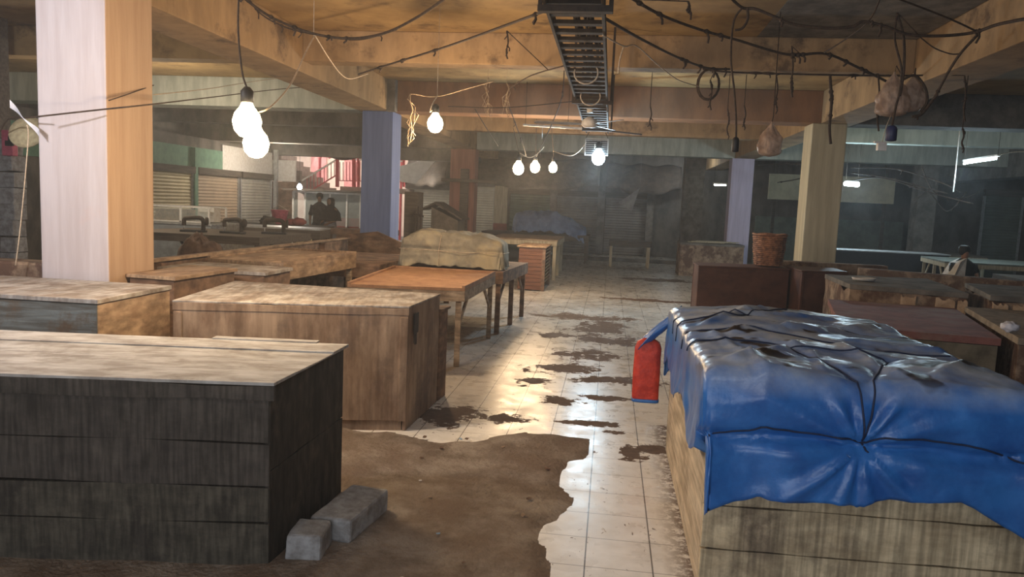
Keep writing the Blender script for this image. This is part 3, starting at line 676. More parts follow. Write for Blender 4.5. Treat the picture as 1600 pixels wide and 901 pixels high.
# benches
def bench(x0, x1, y0, y1, h, label, m=m_darkw):
    return table('bench', label, (x1, y0), (x1, y1), (x0, y1), (x0, y0), h, m, m_cream, leg=.07, apron=.1, tt=.05, mapr=m, cat='bench')
bench(.0, 1.15, 21.0, 21.7, .72, 'dark plank bench with pale diagonal braces in front of the middle back shutter')
# masonry counter right back
def masonry(name, label, A, B, Cc, D, h, seed=0, m=m_mason, cut=.04):
    """rough brick counter with broken top edge"""
    t = thing(name, label, 'counter', (A[0], A[1], 0)); P = [(p[0]-A[0], p[1]-A[1]) for p in (D, A, B, Cc)]
    g = MB(); n = 14
    ring = []
    for k in range(4):
        p, q = P[k], P[(k+1) % 4]
        for i in range(n): u = i/n; ring.append((p[0]+(q[0]-p[0])*u, p[1]+(q[1]-p[1])*u))
    N = len(ring); rows = 7; vs = []
    cx = sum(p[0] for p in ring)/N; cy_ = sum(p[1] for p in ring)/N
    for r in range(rows+1):
        for i, (x, y) in enumerate(ring):
            w = noise.noise((x*5+seed, y*5, r*.9+seed)); k_ = 1-.02*max(0, w)-.012
            z = (h-.05)*r/rows
            if r == rows: z -= cut*max(0, noise.noise((x*4+seed, y*4, seed)))
            vs.append((cx+(x-cx)*k_, cy_+(y-cy_)*k_, z))
    fs = [(r*N+i, r*N+(i+1) % N, (r+1)*N+(i+1) % N, (r+1)*N+i) for r in range(rows) for i in range(N)]
    fs.append(tuple(range(rows*N, rows*N+N)))
    g.add(vs, fs); g.build('brick_body', m, t)
    g = MB(); g.add([(x, y, h-.05) for x, y in ring]+[(x*1.0, y, h+.006*noise.noise((x*5, y*5, seed))) for x, y in ring],
        [tuple(range(N-1, -1, -1)), tuple(range(N, 2*N))]+[(i, (i+1) % N, N+(i+1) % N, N+i) for i in range(N)])
    g.build('slab_top', m_conc, t, bevel=.004)
    return t
masonry('masonry_counter', 'grimy brick counter in front of the lilac column far down the aisle', (3.3, 19.2), (3.3, 20.2), (1.75, 20.2), (1.75, 19.2), .82, 3)
g = MB()
for k in range(5): g.box(-.0+.12*k, .9+.12*k, .1*k, .1*k+.12, .822+.012*(k % 3), .84+.012*(k % 3))
solo('plank_pile', g, m_cream, 'loose pale planks lying on the far brick counter', 'planks', loc=(1.95, 19.35, 0.012), rz=.1)
# 8. brown cabinets on the right
counter('veneer_cabinet', 'wide red brown veneer cabinet below the wicker basket', (2.36, 10.3), (2.36, 10.9), (1.17, 10.7), (1.165, 10.0), .9, mf=m_redbrown, msd=m_redbrown, mt=m_redbrown, cat='cabinet', over=.008)
counter('veneer_cabinet', 'dark red brown cabinet standing right of the wide one, in front of the yellow column', (2.98, 9.95), (3.0, 10.6), (2.39, 10.6), (2.39, 9.78), .92, mf=m_redbrown, msd=m_redbrown, mt=m_redbrown, cat='cabinet', over=.008,
        trimstrips=((0, .05, 0, .9),))
# wicker basket
mw = mat('wicker', (.42, .2, .11), (.16, .075, .045), nz=9, rough=.9, bump=.6, dist=.02)
wb = thing('wicker_basket', 'tall round wicker basket standing on the red brown cabinet', 'basket', (2.13, 10.55, .915))
g = MB(); nr, nsg = 15, 28
def wf_(t, z): return 1
for k in range(nr):
    z = .012+k*.026; R_ = .20-.018*(1-k/nr)**2*2+.004*math.sin(k)
    g.tube([((R_+.006*(1 if (i+k) % 2 else -1))*math.cos(2*math.pi*i/nsg), (R_+.006*(1 if (i+k) % 2 else -1))*math.sin(2*math.pi*i/nsg), z) for i in range(nsg+1)], .0145, 6)
g.build('woven_wall', mw, wb)
g = MB(); g.tube([(.215*math.cos(2*math.pi*i/30), .215*math.sin(2*math.pi*i/30), .41+.006*math.sin(i)) for i in range(31)], .016, 8); g.build('rim', mw, wb)
g = MB(); g.lathe([(.0, -.0), (.16, 0.0), (.165, .012), (0, .014)], 24); g.build('bottom', mw, wb)
for k in range(14):
    g = MB(); a = 2*math.pi*k/14; g.bar((.172*math.cos(a), .172*math.sin(a), .002), (.205*math.cos(a), .205*math.sin(a), .40), .014, .006); g.build('stake', mw, wb)
# masonry counters right
masonry('masonry_counter', 'broken brick counter with pale exposed bricks behind the red topped counter', (3.45, 7.75), (3.75, 9.5), (2.55, 9.35), (2.46, 8.1), .92, 1, cut=.1)
masonry('masonry_counter', 'brick counter at the right edge with crumbling pale brick front', (4.75, 7.2), (4.9, 8.8), (3.95, 9.0), (3.55, 7.55), .93, 8, cut=.1)
m_palebrick = mat('pale broken brick', (.58, .42, .28), (.40, .27, .17), nz=5, rough=.95, bump=.7, dist=.02)
for cn, (p_, q_), zz, spans in (('masonry_counter.001', ((2.46, 8.1), (3.45, 7.75)), .86, ((.45, .58), (.74, .9), (.92, 1.0))), ('masonry_counter.002', ((3.55, 7.55), (4.75, 7.2)), .87, ((.02, .12), (.15, .24), (.30, .46), (.5, .78), (.82, .97)))):
    t = bpy.data.objects[cn]
    for k, (u0, u1) in enumerate(spans):
        a = lerp2(p_, q_, u0); b_ = lerp2(p_, q_, u1); zl = zz-random.uniform(.12, .30); n_ = 6; lo_, hi_ = [], []
        dx, dy = b_[0]-a[0], b_[1]-a[1]; ll = math.hypot(dx, dy); nx2, ny2 = dy/ll, -dx/ll
        for i in range(n_+1):
            c = lerp2(a, b_, i/n_); lo_.append((c[0], c[1], zl+random.uniform(-.04, .04))); hi_.append((c[0], c[1], zz-random.uniform(0, .03)))
        f_ = lo_+hi_[::-1]; m_ = len(f_); o1 = [(x+nx2*.015-t.location.x, y+ny2*.015-t.location.y, z) for x, y, z in f_]; o2 = [(x-nx2*.05-t.location.x, y-ny2*.05-t.location.y, z) for x, y, z in f_]
        g = MB(); g.add(o1+o2, [tuple(range(m_)), tuple(range(2*m_-1, m_-1, -1))]+[(i, m_+i, m_+(i+1) % m_, (i+1) % m_) for i in range(m_)]); g.build('exposed_brick', m_palebrick, t, bevel=.004)
# long kerb walls behind
g = MB(); g.prism([(3.5, 11.2), (6.5, 9.3), (6.6, 9.5), (3.55, 11.4)], 0, .90); g.prism([(2.45, 11.5), (4.0, 11.5), (4.0, 11.7), (2.45, 11.7)], 0, .93)
solo('brick_kerb', g, m_mason, 'low brick kerb wall around the foot of the yellow column', 'wall', bevel=.015)
# white tray on cabinet edge
pw = atz(1327, 433, .93)
g = MB(); g.lathe([(.06, 0), (.09, .004), (.105, .03), (.10, .032), (.08, .01), (0, .008)], 20, sx=1.2); solo('white_dish', g, m_white, 'small white dish on the corner of the broken brick counter', 'dish', loc=(2.75, 8.6, .925))
# red topped counter
m_redtop = mat('dull red top', (.27, .11, .09), (.17, .07, .06), nz=3, rough=.7, bump=.2, big=(.25, .15, .12), bigsc=2)
counter('red_topped_counter', 'counter with a dull red painted top behind the blue tarpaulin', (2.72, 5.60), (3.19, 7.42), (2.14, 7.62), (1.72, 5.75), .80,
        mf=mat('dirty plaster', (.2, .17, .12), (.1, .085, .06), nz=3, rough=.95, bump=.4), msd=m_mason, mt=m_redtop, ttop=.05, over=.012)
counter('end_counter', 'dirty plastered counter with a cracked top at the right edge beside the red topped counter', (4.2, 5.2), (4.3, 7.2), (3.26, 7.35), (2.80, 5.5), .83,
        mf=m_mason, msd=m_mason, mt=mat('dusty slab', (.33, .27, .2), (.2, .16, .12), nz=4, rough=.9, bump=.3), ttop=.05, over=.01)
# crumpled plastic bag on corner
pl = mat('crumpled white plastic', (.75, .74, .8), (.55, .55, .6), nz=5, rough=.35, bump=.6, dist=.02)
def crumple(rx, ry, rz, seed, amp=.3, n=16):
    g = MB(); prof = []
    def f(u, v):
        th = 2*math.pi*u; ph = math.pi*v; d = Vector((math.cos(th)*math.sin(ph), math.sin(th)*math.sin(ph), math.cos(ph)))
        k = 1+amp*noise.fractal(d*2.2+Vector((seed, 0, 0)), 1, 2, 4)+amp*.4*abs(noise.noise(d*5+Vector((0, seed, 0))))
        return (d.x*rx*k, d.y*ry*k, d.z*rz*k)
    g.grid(f, n*2, n); return g
p = atz(1568, 522, .86); solo('plastic_bag', crumple(.06, .05, .035, 3), pl, 'crumpled white plastic bag on the corner of the red topped counter', 'bag', loc=(2.84, 5.72, .872))

# ================================================================== LAMPS
def glow(name, col, s): return mat(name, (.8, .8, .8), (.8, .8, .8), bump=0, emis=col, es=s)
g_warm = glow('lit warm bulb', (1, .74, .42), 60); g_cool = glow('lit cool bulb', (.62, .86, 1), 40); g_tube = glow('lit tube', (.72, .92, 1), 60)
def bulb(loc, r, label, m, top=None, group=None, n=1, cordm=None, via=None):
    x, y, z = loc; t = thing('hanging_lamp', label, 'lamp', loc, 0, group)
    g = MB(); g.lathe([(0, -r*1.15), (r*.5, -r*1.02), (r*.87, -r*.6), (r, 0), (r*.85, r*.55), (r*.5, r*1.0), (r*.36, r*1.3)], 20); g.build('bulb', m, t)
    g = MB(); g.lathe([(r*.36, r*1.3), (r*.45, r*1.35), (r*.45, r*2.1), (r*.2, r*2.4)], 14); g.build('socket', m_black2, t)
    zt_ = (top if top else 3.48)-z
    g = MB(); pts = [(0, 0, r*2.3)]+[Vector(q)-Vector(loc) for q in (via or [])]+[(0 if not via else via[-1][0]-x+.0, 0 if not via else via[-1][1]-y, zt_)] if not via else [(0, 0, r*2.3)]+[tuple(Vector(q)-Vector(loc)) for q in via]
    g.tube(spline(pts, 6), .006, 5)
    if via and via[-1].z < 3.4: g.tube([via[-1]-Vector(loc), Vector((via[-1].x, via[-1].y, 3.479))-Vector(loc)], .003, 4)
    g.build('cord', cordm or m_wire, t)
    return t
L1 = aty(386, 190, 4.4); L1b = aty(400, 224, 4.55)
t = bulb(L1, .085, 'large dazzling warm bulb hanging nearest the camera, upper one of the close pair', g_warm, via=[aty(378, 110, 4.4), aty(372, 40, 4.4), aty(375, -40, 4.4)], group='pair of dazzling bulbs')
t = bulb(L1b, .08, 'dazzling warm bulb hanging just below and right of the upper large one', g_warm, via=[aty(425, 165, 4.7), aty(455, 130, 5.6), aty(476, 85, 6.2), aty(490, 58, 6.5)], cordm=m_wirew, group='pair of dazzling bulbs')
L2 = aty(680, 193, 7.6)
bulb(L2, .08, 'bright warm bulb hanging right of the blue column', g_warm, via=[aty(672, 175, 7.6), aty(676, 162, 7.6), aty(683, 151, 7.6)], cordm=m_wirew)
for k, (x, y) in enumerate(((810, 263), (836, 261), (864, 262))):
    Lk = aty(x, y, 12.9+.3*k)
    bulb(Lk, (.095, .085, .075)[k], ('leftmost', 'middle', 'rightmost')[k]+' of the three warm bulbs in a row below the hanging rod', g_warm,
         via=[aty(x+1, 240, 12.9+.3*k), aty((802, 838, 862)[k], 200, 12.9+.2*k)], group='three warm bulbs in a row')
L6 = aty(935, 246, 11.6)
bulb(L6, .10, 'cool white bulb glowing below the box marked H', g_cool, top=L6.z+.2)
# box marked H above the cool bulb
hb = thing('lattice_box', 'wire lattice box bearing a pale letter H above the cool white bulb', 'box', aty(932, 229, 11.6))
g = MB(); w_, h_ = .17, .12
for k in range(9):
    z = -h_+2*h_*k/8; g.bar((-w_, 0, z), (w_, 0, z), .006, .006); g.bar((-w_, .16, z), (w_, .16, z), .006, .006)
for x in (-w_, w_): g.bar((x, 0, -h_), (x, 0, h_), .012, .012); g.bar((x, .16, -h_), (x, .16, h_), .012, .012); g.bar((x, 0, h_), (x, .16, h_), .01, .01); g.bar((x, 0, -h_), (x, .16, -h_), .01, .01)
g.build('lattice', m_steel, hb)
g = MB(); g.box(-.03, -.018, -.012, -.006, -.04, .04); g.box(.018, .03, -.012, -.006, -.04, .04); g.box(-.018, .018, -.012, -.006, -.006, .006)
g.build('letter', m_white, hb)
g = MB(); g.box(-w_+.01, w_-.01, .02, .14, -.10, .10); g.build('case', m_black2, hb)
for s_ in (-1, 1): g = MB(); g.tube([(s_*w_, .08, h_), (s_*.12, .08, h_+.1)], .006, 5); g.build('hanger', m_wire, hb)
# ceiling fan at rest
fn_ = thing('ceiling_fan', 'white ceiling fan with long blades hanging under the end of the cable ladder', 'fan', aty(921, 193, 9.3))
g = MB(); g.lathe([(0, -.05), (.07, -.045), (.10, -.01), (.085, .04), (.04, .07), (.02, .08)], 24); g.build('motor', m_white, fn_)
g = MB(); g.lathe([(.035, .13), (.05, .18), (.045, .2), (.012, .2), (.012, .9)], 16); g.build('down_rod', m_white, fn_)
for k in range(3):
    a = math.radians(185+120*k); g = MB()
    d = Vector((math.cos(a), math.sin(a), 0)); n_ = Vector((-d.y, d.x, 0))
    P = [(.09, -.025), (.2, -.05), (.62, -.065), (.66, -.03), (.66, .03), (.62, .06), (.2, .05), (.09, .025)]
    q = [d*r_+n_*w2+Vector((0, 0, -.01+w2*.15)) for r_, w2 in P]
    g.add([*q, *[v+Vector((0, 0, .006)) for v in q]], [tuple(range(7, -1, -1)), tuple(range(8, 16))]+[(i, (i+1) % 8, 8+(i+1) % 8, 8+i) for i in range(8)])
    g.build('blade', mat('grey fan blade', (.3, .28, .26), (.2, .19, .18), nz=5, rough=.6, bump=0), fn_)
# tubes on the right
def tubelight(px0, px1, ln, label, along_y=True, fix=True):
    (xa, ya), (xb, yb) = px0, px1; X = 1.0; ra, rb = atx(xa, ya, X), atx(xb, yb, X)
    k = ln/abs(ra.y-rb.y); a = ra*1; pa = (ra-Vector((0, 0, EYE)))*k+Vector((0, 0, EYE)); pb = (rb-Vector((0, 0, EYE)))*k+Vector((0, 0, EYE))
    return pa, pb
def tube_thing(pa, pb, label, r=.018, m=g_tube):
    c = (pa+pb)/2; t = thing('tube_lamp', label, 'lamp', c); a, b = pa-c, pb-c
    g = MB(); g.tube([a, b], r, 10); g.build('tube', m, t); d = (b-a).normalized()
    g = MB(); g.bar(a-d*.03+Vector((0, 0, .045)), b+d*.03+Vector((0, 0, .045)), .05, .03); g.build('batten', m_white, t)
    for e, s_ in ((a, -1), (b, 1)): g = MB(); g.bar(e+d*s_*.025, e, .03, .05); g.build('end_cap', m_white, t)
    for e in (a, b): g = MB(); g.tube([e+Vector((0, 0, .06)), (e.x, e.y, 3.48-c.z)], .004, 4); g.build('suspension_wire', m_wire, t)
    return c
pa, pb = tubelight((1507, 255), (1559, 247), 1.15, '')
ctb = tube_thing(pa, pb, 'long cool fluorescent tube hanging at the far right')
g = MB(); g.tube(spline([pb-ctb+Vector((0, 0, .05)), pb-ctb+Vector((.2, .0, .10)), pb-ctb+Vector((.5, -.1, .12))], 6), .006, 5); o = solo('lamp_cable', g, m_wirew, 'pale cable leading right from the far right fluorescent tube', 'cable', loc=ctb)
p = aty(1329, 287, 17); q = p+Vector((.0, .35, -.0)); tube_thing(p+Vector((-.1, 0, 0)), p+Vector((.22, .25, 0)), 'short cool lamp shining just right of the yellow column', r=.05, m=glow('short lamp', (.75, .92, 1), 70))
p = aty(1125, 289, 21.8); tube_thing(p+Vector((-.16, 0, 0)), p+Vector((.16, 0, 0)), 'small cool tube lamp between the concrete pier and lilac column', r=.02, m=glow('small tube', (.85, 1, .95), 25))
p = aty(468, 292, 20.6); bulb(p, .07, 'small cold white lamp at the corner of the glass kiosk', glow('kiosk bulb', (.85, .93, 1), 60), top=3.479)
# light of fittings (kept beside their glowing glass), with added fills for the background
point('warm_bulb_light', L1+Vector((.0, -.0, -.19)), 60, (1, .74, .47), .06)
point('warm_bulb_light', L2+Vector((0, 0, -.19)), 80, (1, .70, .42), .06)
for k in range(3): point('warm_bulb_light', aty((810, 836, 864)[k], 263, 12.9+.3*k)+Vector((0, 0, -.2)), 45, (1, .70, .42), .05)
point('cool_bulb_light', L6+Vector((0, 0, -.22)), 110, (.62, .84, 1), .06)

point('left_aisle_fill', (-6.9, 10.4, 2.5), 110, (1, .86, .66), .08)  # added fill brightening the left arcade, hidden behind the big column, no fitting
point('back_wall_fill', (2.2, 24.4, 2.9), 45, (.85, .95, 1), .08)  # added cool fill on the far floor and back shutters, no fitting
point('shutter_fill', (-6.2, 25.2, 2.3), 28, (1, .95, .85), .2)  # added fill in place of daylight spilling onto the pale shutter
point('kiosk_fill', (-9.3, 20.9, 2.6), 130, (1, .88, .72), .08)  # added warm fill for the kiosk and blank board, no fitting
point('tube_light', (5.9, 14.0, 2.35), 45, (.6, .84, 1), .1)
point('short_lamp_light', aty(1335, 292, 16.9)+Vector((0, -.2, -.1)), 80, (.6, .84, 1), .08)
# ================================================================== CEILING SERVICES
# cable ladder
cl = thing('cable_ladder', 'sooty iron cable ladder hanging along the middle of the ceiling', 'cable ladder', (0, 0, 0))
TZ, X0, X1, Y0, Y1 = 2.72, -.43, -.12, 1.5, 12.0
g = MB(); g.box(X0-.02, X0, Y0, Y1, TZ, TZ+.09); g.box(X1, X1+.02, Y0, Y1, TZ, TZ+.09); g.build('side_rail', m_iron, cl, bevel=.002)
for k in range(int((Y1-Y0)/.24)):
    y = Y0+.1+k*.24; g = MB(); g.box(X0, X1, y, y+.07, TZ+.01, TZ+.035); g.build('rung', m_iron, cl)
for y in (4.45, 8.3, 11.2):
    g = MB(); g.box(X0-.05, X1+.07, y, y+.06, TZ-.04, TZ-.004); g.box(X0-.05, X0-.025, y+.02, y+.04, TZ-.004, 3.48); g.box(X1+.045, X1+.07, y+.02, y+.04, TZ-.004, 3.48)
    g.build('hanger', m_iron, cl, bevel=.003)
for k in range(7):
    g = MB(); x = X1-.04-.023*k
    g.tube([(x+.02*noise.noise((k*3, y*.9, 0))*2, y*1.0, TZ+.055+.02*noise.noise((k, y*1.4, 4))) for y in [Y0+.15*j for j in range(int((Y1-Y0)/.15))]], .010+.003*(k % 3), 5); g.build('cable', m_wire, cl)
for y in (6.55, 7.9):
    g = MB(); g.tube([(X0+.16+.1*math.cos(a), y, TZ-.02+.09*math.sin(a)) for a in [math.pi*.9+i*.35 for i in range(13)]], .007, 5); g.build('cable_loop', m_wirew, cl)
CAB = []
def anchor(p, lim=.7):
    b = min(CAB, key=lambda q: (q-p).length) if CAB else None
    return b if b is not None and (b-p).length < lim else Vector((p.x, p.y, 3.479))
# hanging wires: (points px, depths) -> cable
def cable(pts, r, m, label, cat='cable', name='hanging_cable', frays=0, group=None, n=8):
    P = [aty(x, y, Y) for x, y, Y in pts]; dang = name == 'dangling_cord'
    if not dang: CAB.extend(spline(P, 6))
    c = P[0].copy(); g = MB(); S_ = spline([p-c for p in P], n); g.tube(S_, r, 6)
    if dang: g.tube([Vector((0, 0, 0)), anchor(c)-c], r*.6, 5)
    for k in range(frays):
        p = S_[random.randrange(2, len(S_)-2)]; q = p+Vector((random.uniform(-.03, .03), random.uniform(-.02, .02), -random.uniform(.02, .09)))
        g.tube([p, (p+q)/2+Vector((.012, 0, 0)), q], r*.8, 5); i_ = S_.index(p); g.tube([S_[i_-1].lerp(p, .5), p, S_[i_+1].lerp(p, .5)], [r*1.1, r*1.8, r*1.2], 6)
    return solo(name, g, m, label, cat, group, loc=c)
cable([(340, -40, 6.0), (385, 0, 6.2), (430, 30, 6.4), (492, 53, 6.5), (548, 60, 6.5), (600, 52, 6.3), (650, 28, 6.0), (700, -6, 5.6)], .011, m_wire, 'thick dusty cable sagging below the ceiling at the upper left', frays=7)
cable([(370, -40, 6.3), (400, 14, 6.5), (440, 40, 6.55), (492, 54, 6.6), (560, 62, 6.6), (620, 46, 6.4)], .007, m_wire, 'thinner second cable wound along the sagging one at the upper left', frays=4)
cable([(492, 55, 6.5), (512, 88, 7.2), (532, 115, 7.8), (548, 123, 8.2), (575, 115, 8.6)], .006, m_wirew, 'pale cable dropping from the sagging cable towards the blue column')
cable([(560, 116, 8.0), (620, 97, 7.6), (700, 72, 7), (800, 36, 5.8), (860, 14, 4.9)], .010, m_wire, 'dark cable rising from the left beam to the cable ladder', frays=6)
cable([(796, 138, 8.4), (830, 118, 8), (880, 103, 7.6)], .007, m_wire, 'short dark cable joining the cable ladder from the left', frays=2)
cable([(648, 147, 7.6), (682, 151, 7.6), (735, 137, 7.3), (772, 127, 7)], .004, m_string, 'light string stretched above the bulb right of the blue column')
cable([(240, 148, 5.7), (330, 138, 8), (420, 124, 10), (560, 108, 12.1)], .004, m_wirew, 'thin pale wire crossing behind the large dazzling bulbs')
cable([(60, 182, 4.9), (150, 172, 5.0), (236, 163, 5.2), (330, 152, 7.5), (450, 138, 10.5), (563, 131, 12.2)], .006, m_wire, 'thin dark wire stretched across the face of the big column')
cable([(170, 157, 5.04), (200, 147, 5.3), (240, 133, 5.7)], .004, m_wire, 'short wire tied to the corner of the big column')
for k, (x, y0, y1, Y, lab) in enumerate(((643, 147, 220, 7.6, 'left'), (761, 120, 168, 9.5, 'middle'), (793, 130, 180, 9.5, 'right'))):
    P = [aty(x+random.uniform(-3, 3), y0+(y1-y0)*i/6, Y) for i in range(7)]; c = P[0].copy(); g = MB(); g.tube([p-c for p in P], .006, 5)
    g.tube([Vector((0, 0, 0)), anchor(c)-c], .003, 4)
    for j in range(12): p = P[random.randrange(0, 6)]-c; g.tube([p, p+Vector((random.uniform(-.06, .06), 0, -.05)), p+Vector((random.uniform(-.06, .06), 0, -random.uniform(.1, .25)))], .0035, 4)
    solo('frayed_twine', g, m_string, lab+' one of three frayed twine tassels hanging between blue column and cable ladder', 'twine', 'frayed twine tassels', loc=c)
cable([(700, 166, 9.5), (790, 168, 9.5), (900, 158, 9.5)], .006, m_wire, 'thin dark wire stretched level in front of the brown cross beam')
cable([(795, 165, 11), (806, 195, 11.5), (816, 222, 12), (822, 243, 12.6)], .007, m_wire, 'dark cable hanging down to the left bulb of three', frays=2)
cable([(882, 104, 9), (878, 150, 9.6), (866, 185, 10.4), (846, 228, 11.5), (838, 244, 12.2)], .007, m_wire, 'long dark cable swinging down to the middle bulb of three', frays=2)
cable([(742, 170, 10.5), (760, 200, 11), (778, 228, 11.8)], .006, m_wire, 'dark loose cable end hanging left of the three bulbs')
cable([(864, 236, 12), (890, 243, 11.8), (905, 236, 11.7), (916, 222, 11.6)], .007, m_wirew, 'pale cable looping from the right bulb of three to the box marked H')
cable([(812, 239, 12.2), (828, 246, 12.2), (842, 238, 12.2), (850, 229, 12.2)], .006, m_wirew, 'short pale cable curling above the three warm bulbs')
g = MB(); p, q = aty(818, 195, 12.0), aty(912, 201, 11.8); g.bar((0, 0, 0), q-p, .05, .03); g.tube([(.3, 0, -.02), (.3, 0, -.2)], .006); solo('lamp_rod', g, m_steel, 'horizontal metal rod left of the ceiling fan carrying lamp cords', 'rod', loc=p)
g = MB(); g.tube([(.03, 0, .01), (.03, 0, 3.479-p.z)], .005, 4); g.tube([(.7, -.1, .01), (.7, -.1, 3.479-p.z)], .005, 4); g.build('suspension_wire', m_wire, bpy.data.objects['lamp_rod'])
g = MB(); p, q = aty(948, 204, 11.6), aty(1002, 210, 11.4); g.bar((0, 0, 0), q-p, .06, .02); solo('lamp_rod', g, m_iron, 'dark short rod to the right of the ceiling fan', 'rod', loc=p)
# right half
cable([(975, -10, 5.6), (1030, 22, 6), (1090, 45, 6.4), (1150, 62, 6.7), (1230, 85, 7), (1290, 84, 7.2), (1340, 105, 7.5), (1385, 127, 7.7)], .012, m_wire, 'thick furry cable running diagonally under the slab right of the cable ladder', frays=11)
cable([(944, 28, 5.2), (1000, 60, 6.2), (1060, 90, 7.2), (1105, 106, 8), (1140, 108, 8.3)], .011, m_wire, 'dark cable from the cable ladder to the dangling coil', frays=6)
cable([(942, 55, 5.2), (975, 72, 5.6), (995, 72, 6), (1030, 103, 7), (1060, 125, 7.6), (1092, 135, 8.1)], .005, m_wirew, 'pale thin cable under the slab right of the cable ladder')
cable([(974, 73, 5.8), (968, 95, 5.9), (966, 115, 6)], .005, m_wirew, 'short pale cable end hanging right of the cable ladder')
cable([(1100, 108, 8.3), (1150, 113, 8.3), (1300, 117, 8.3), (1420, 118, 8.4), (1500, 116, 8.5)], .009, m_wire, 'taut level dark cable under the cross beam on the right', frays=5)
cable([(1140, -5, 5.9), (1160, 12, 6), (1180, 14, 6), (1210, 26, 6), (1240, 38, 6), (1290, 44, 6), (1330, 42, 6), (1350, 34, 6), (1385, 42, 6), (1420, 54, 6), (1470, 56, 6), (1520, 51, 6), (1560, 38, 5.7), (1610, 28, 5.3)], .011, m_wire, 'thick dark cable draped across the upper right', frays=5)
cable([(1168, 12, 6), (1168, 30, 6), (1160, 44, 6), (1148, 47, 6)], .010, m_wire, 'short hooked cable end near the top above the black lamp socket')
cable([(1395, -5, 5.2), (1440, 12, 5.5), (1490, 32, 5.8), (1530, 51, 6)], .007, m_wire, 'straight dark wire slanting at the top right corner')
cable([(1530, 52, 6), (1502, 82, 6.1), (1482, 112, 6.2), (1460, 152, 6.3), (1440, 178, 6.3), (1425, 182, 6.3)], .010, m_wire, 'dark cable hanging in an arc past the right beam', frays=2)
cable([(1378, -10, 5.6), (1358, 32, 6), (1320, 62, 6.5), (1288, 82, 7)], .006, m_wire, 'thin cable slanting under the dark patch of slab')
cable([(1440, 60, 6.2), (1460, 75, 6.2), (1485, 84, 6.2), (1500, 84, 6.3)], .005, m_wire, 'thin slack wire against the right beam')
cable([(1412, 124, 7), (1430, 118, 7), (1446, 138, 7), (1448, 160, 7), (1438, 175, 7)], .011, m_wire, 'stiff dark cable bend beside the hanging plastic bags')
for k, (x, y0, y1, Y) in enumerate(((792, 48, 92, 7.5), (1237, 72, 152, 7.2), (1297, 118, 225, 8.2), (1372, 115, 205, 7.6), (1110, 125, 172, 8.2), (1213, 118, 170, 8.2), (1137, 170, 212, 9), (1163, 165, 200, 9), (1016, 166, 198, 9.5), (1504, 200, 230, 8), (1507, 118, 190, 7.8), (1075, 2, 20, 5.5))):
    cable([(x, y0, Y), (x+2, y0*.6+y1*.4, Y), (x-1, y0*.25+y1*.75, Y), (x+1, y1, Y)], .008 if k != 2 else .014, m_wire, ['thin loose strip dangling left of the cable ladder', 'knotted dark cord dangling below the furry cable', 'clotted dark cord hanging down over the yellow column', 'dark cord hanging left of the clustered plastic bags',
        'straight cord end below the dangling coil', 'ragged cord dangling above the small plastic bag', 'crooked cord left of the black socket', 'short crooked cord right of the black socket', 'thin cord right of the cable ladder in front of the brown beam', 'short cord hanging right over the dark right hall',
        'long thin cord over the dark right hall', 'tiny cord stub at the top right of the cable ladder'][k], frays=3, name='dangling_cord')
P0 = aty(1107, 132, 8.2); g = MB()
for j in range(3): g.tube([((.10+.008*j)*math.cos(a), .01*j, (.145+.006*j)*math.sin(a)) for a in [i*.4 for i in range(17)]], .007, 5)
solo('cable_coil', g, m_wire, 'dark coil of cable dangling under the cross beam', 'coil', loc=P0)
def socket_drop(pts, name_label, r=.028, m=m_black2):
    P = [aty(x, y, Y) for x, y, Y in pts]; e = P[-1]; t = thing('lamp_socket', name_label, 'lamp socket', e)
    g = MB(); g.tube([p-e for p in spline(P, 6)], .008, 6); g.tube([P[0]-e, anchor(P[0])-e], .005, 5); g.build('cord', m_wire, t)
    g = MB(); g.lathe([(r*.4, 0), (r*.8, -.01), (r, -.03), (r, -.11), (r*.9, -.115), (r*.5, -.118)], 14); g.build('socket', m, t)
socket_drop([(1160, 12, 6), (1146, 35, 6.2), (1142, 90, 6.3), (1147, 140, 6.3), (1150, 185, 6.3), (1150, 214, 6.3)], 'black empty lamp socket hanging from a long cable in front of the grey beam')
m_bluesock = mat('blue black socket', (.03, .04, .12), (.02, .025, .07), nz=6, rough=.4, bump=0)
socket_drop([(1402, 20, 6.2), (1398, 60, 6.2), (1408, 105, 6.2), (1406, 140, 6.2), (1399, 170, 6.2), (1394, 196, 6.2)], 'dark blue lamp socket hanging below the clustered plastic bags', r=.04, m=m_bluesock)
cable([(1402, 22, 6.2), (1412, 60, 6.2), (1412, 110, 6.2), (1406, 150, 6.2)], .010, m_wire, 'second cable strand hanging beside the one with the dark blue socket')
# folded white card hanging
p = aty(1378, 228, 6.3); g = MB(); g.box(-.06, .035, 0, .02, .02, .035); g.box(-.03, .04, 0, .03, -.035, .02); solo('white_connector', g, m_white, 'small white connector box hanging below the dark blue socket', 'connector', loc=p, rz=.2)
g = MB(); g.tube([(0, 0, .03), (.02, 0, .15), (.05, 0, .24)], .003, 4); g.build('cord', m_wirew, bpy.data.objects['white_connector'])
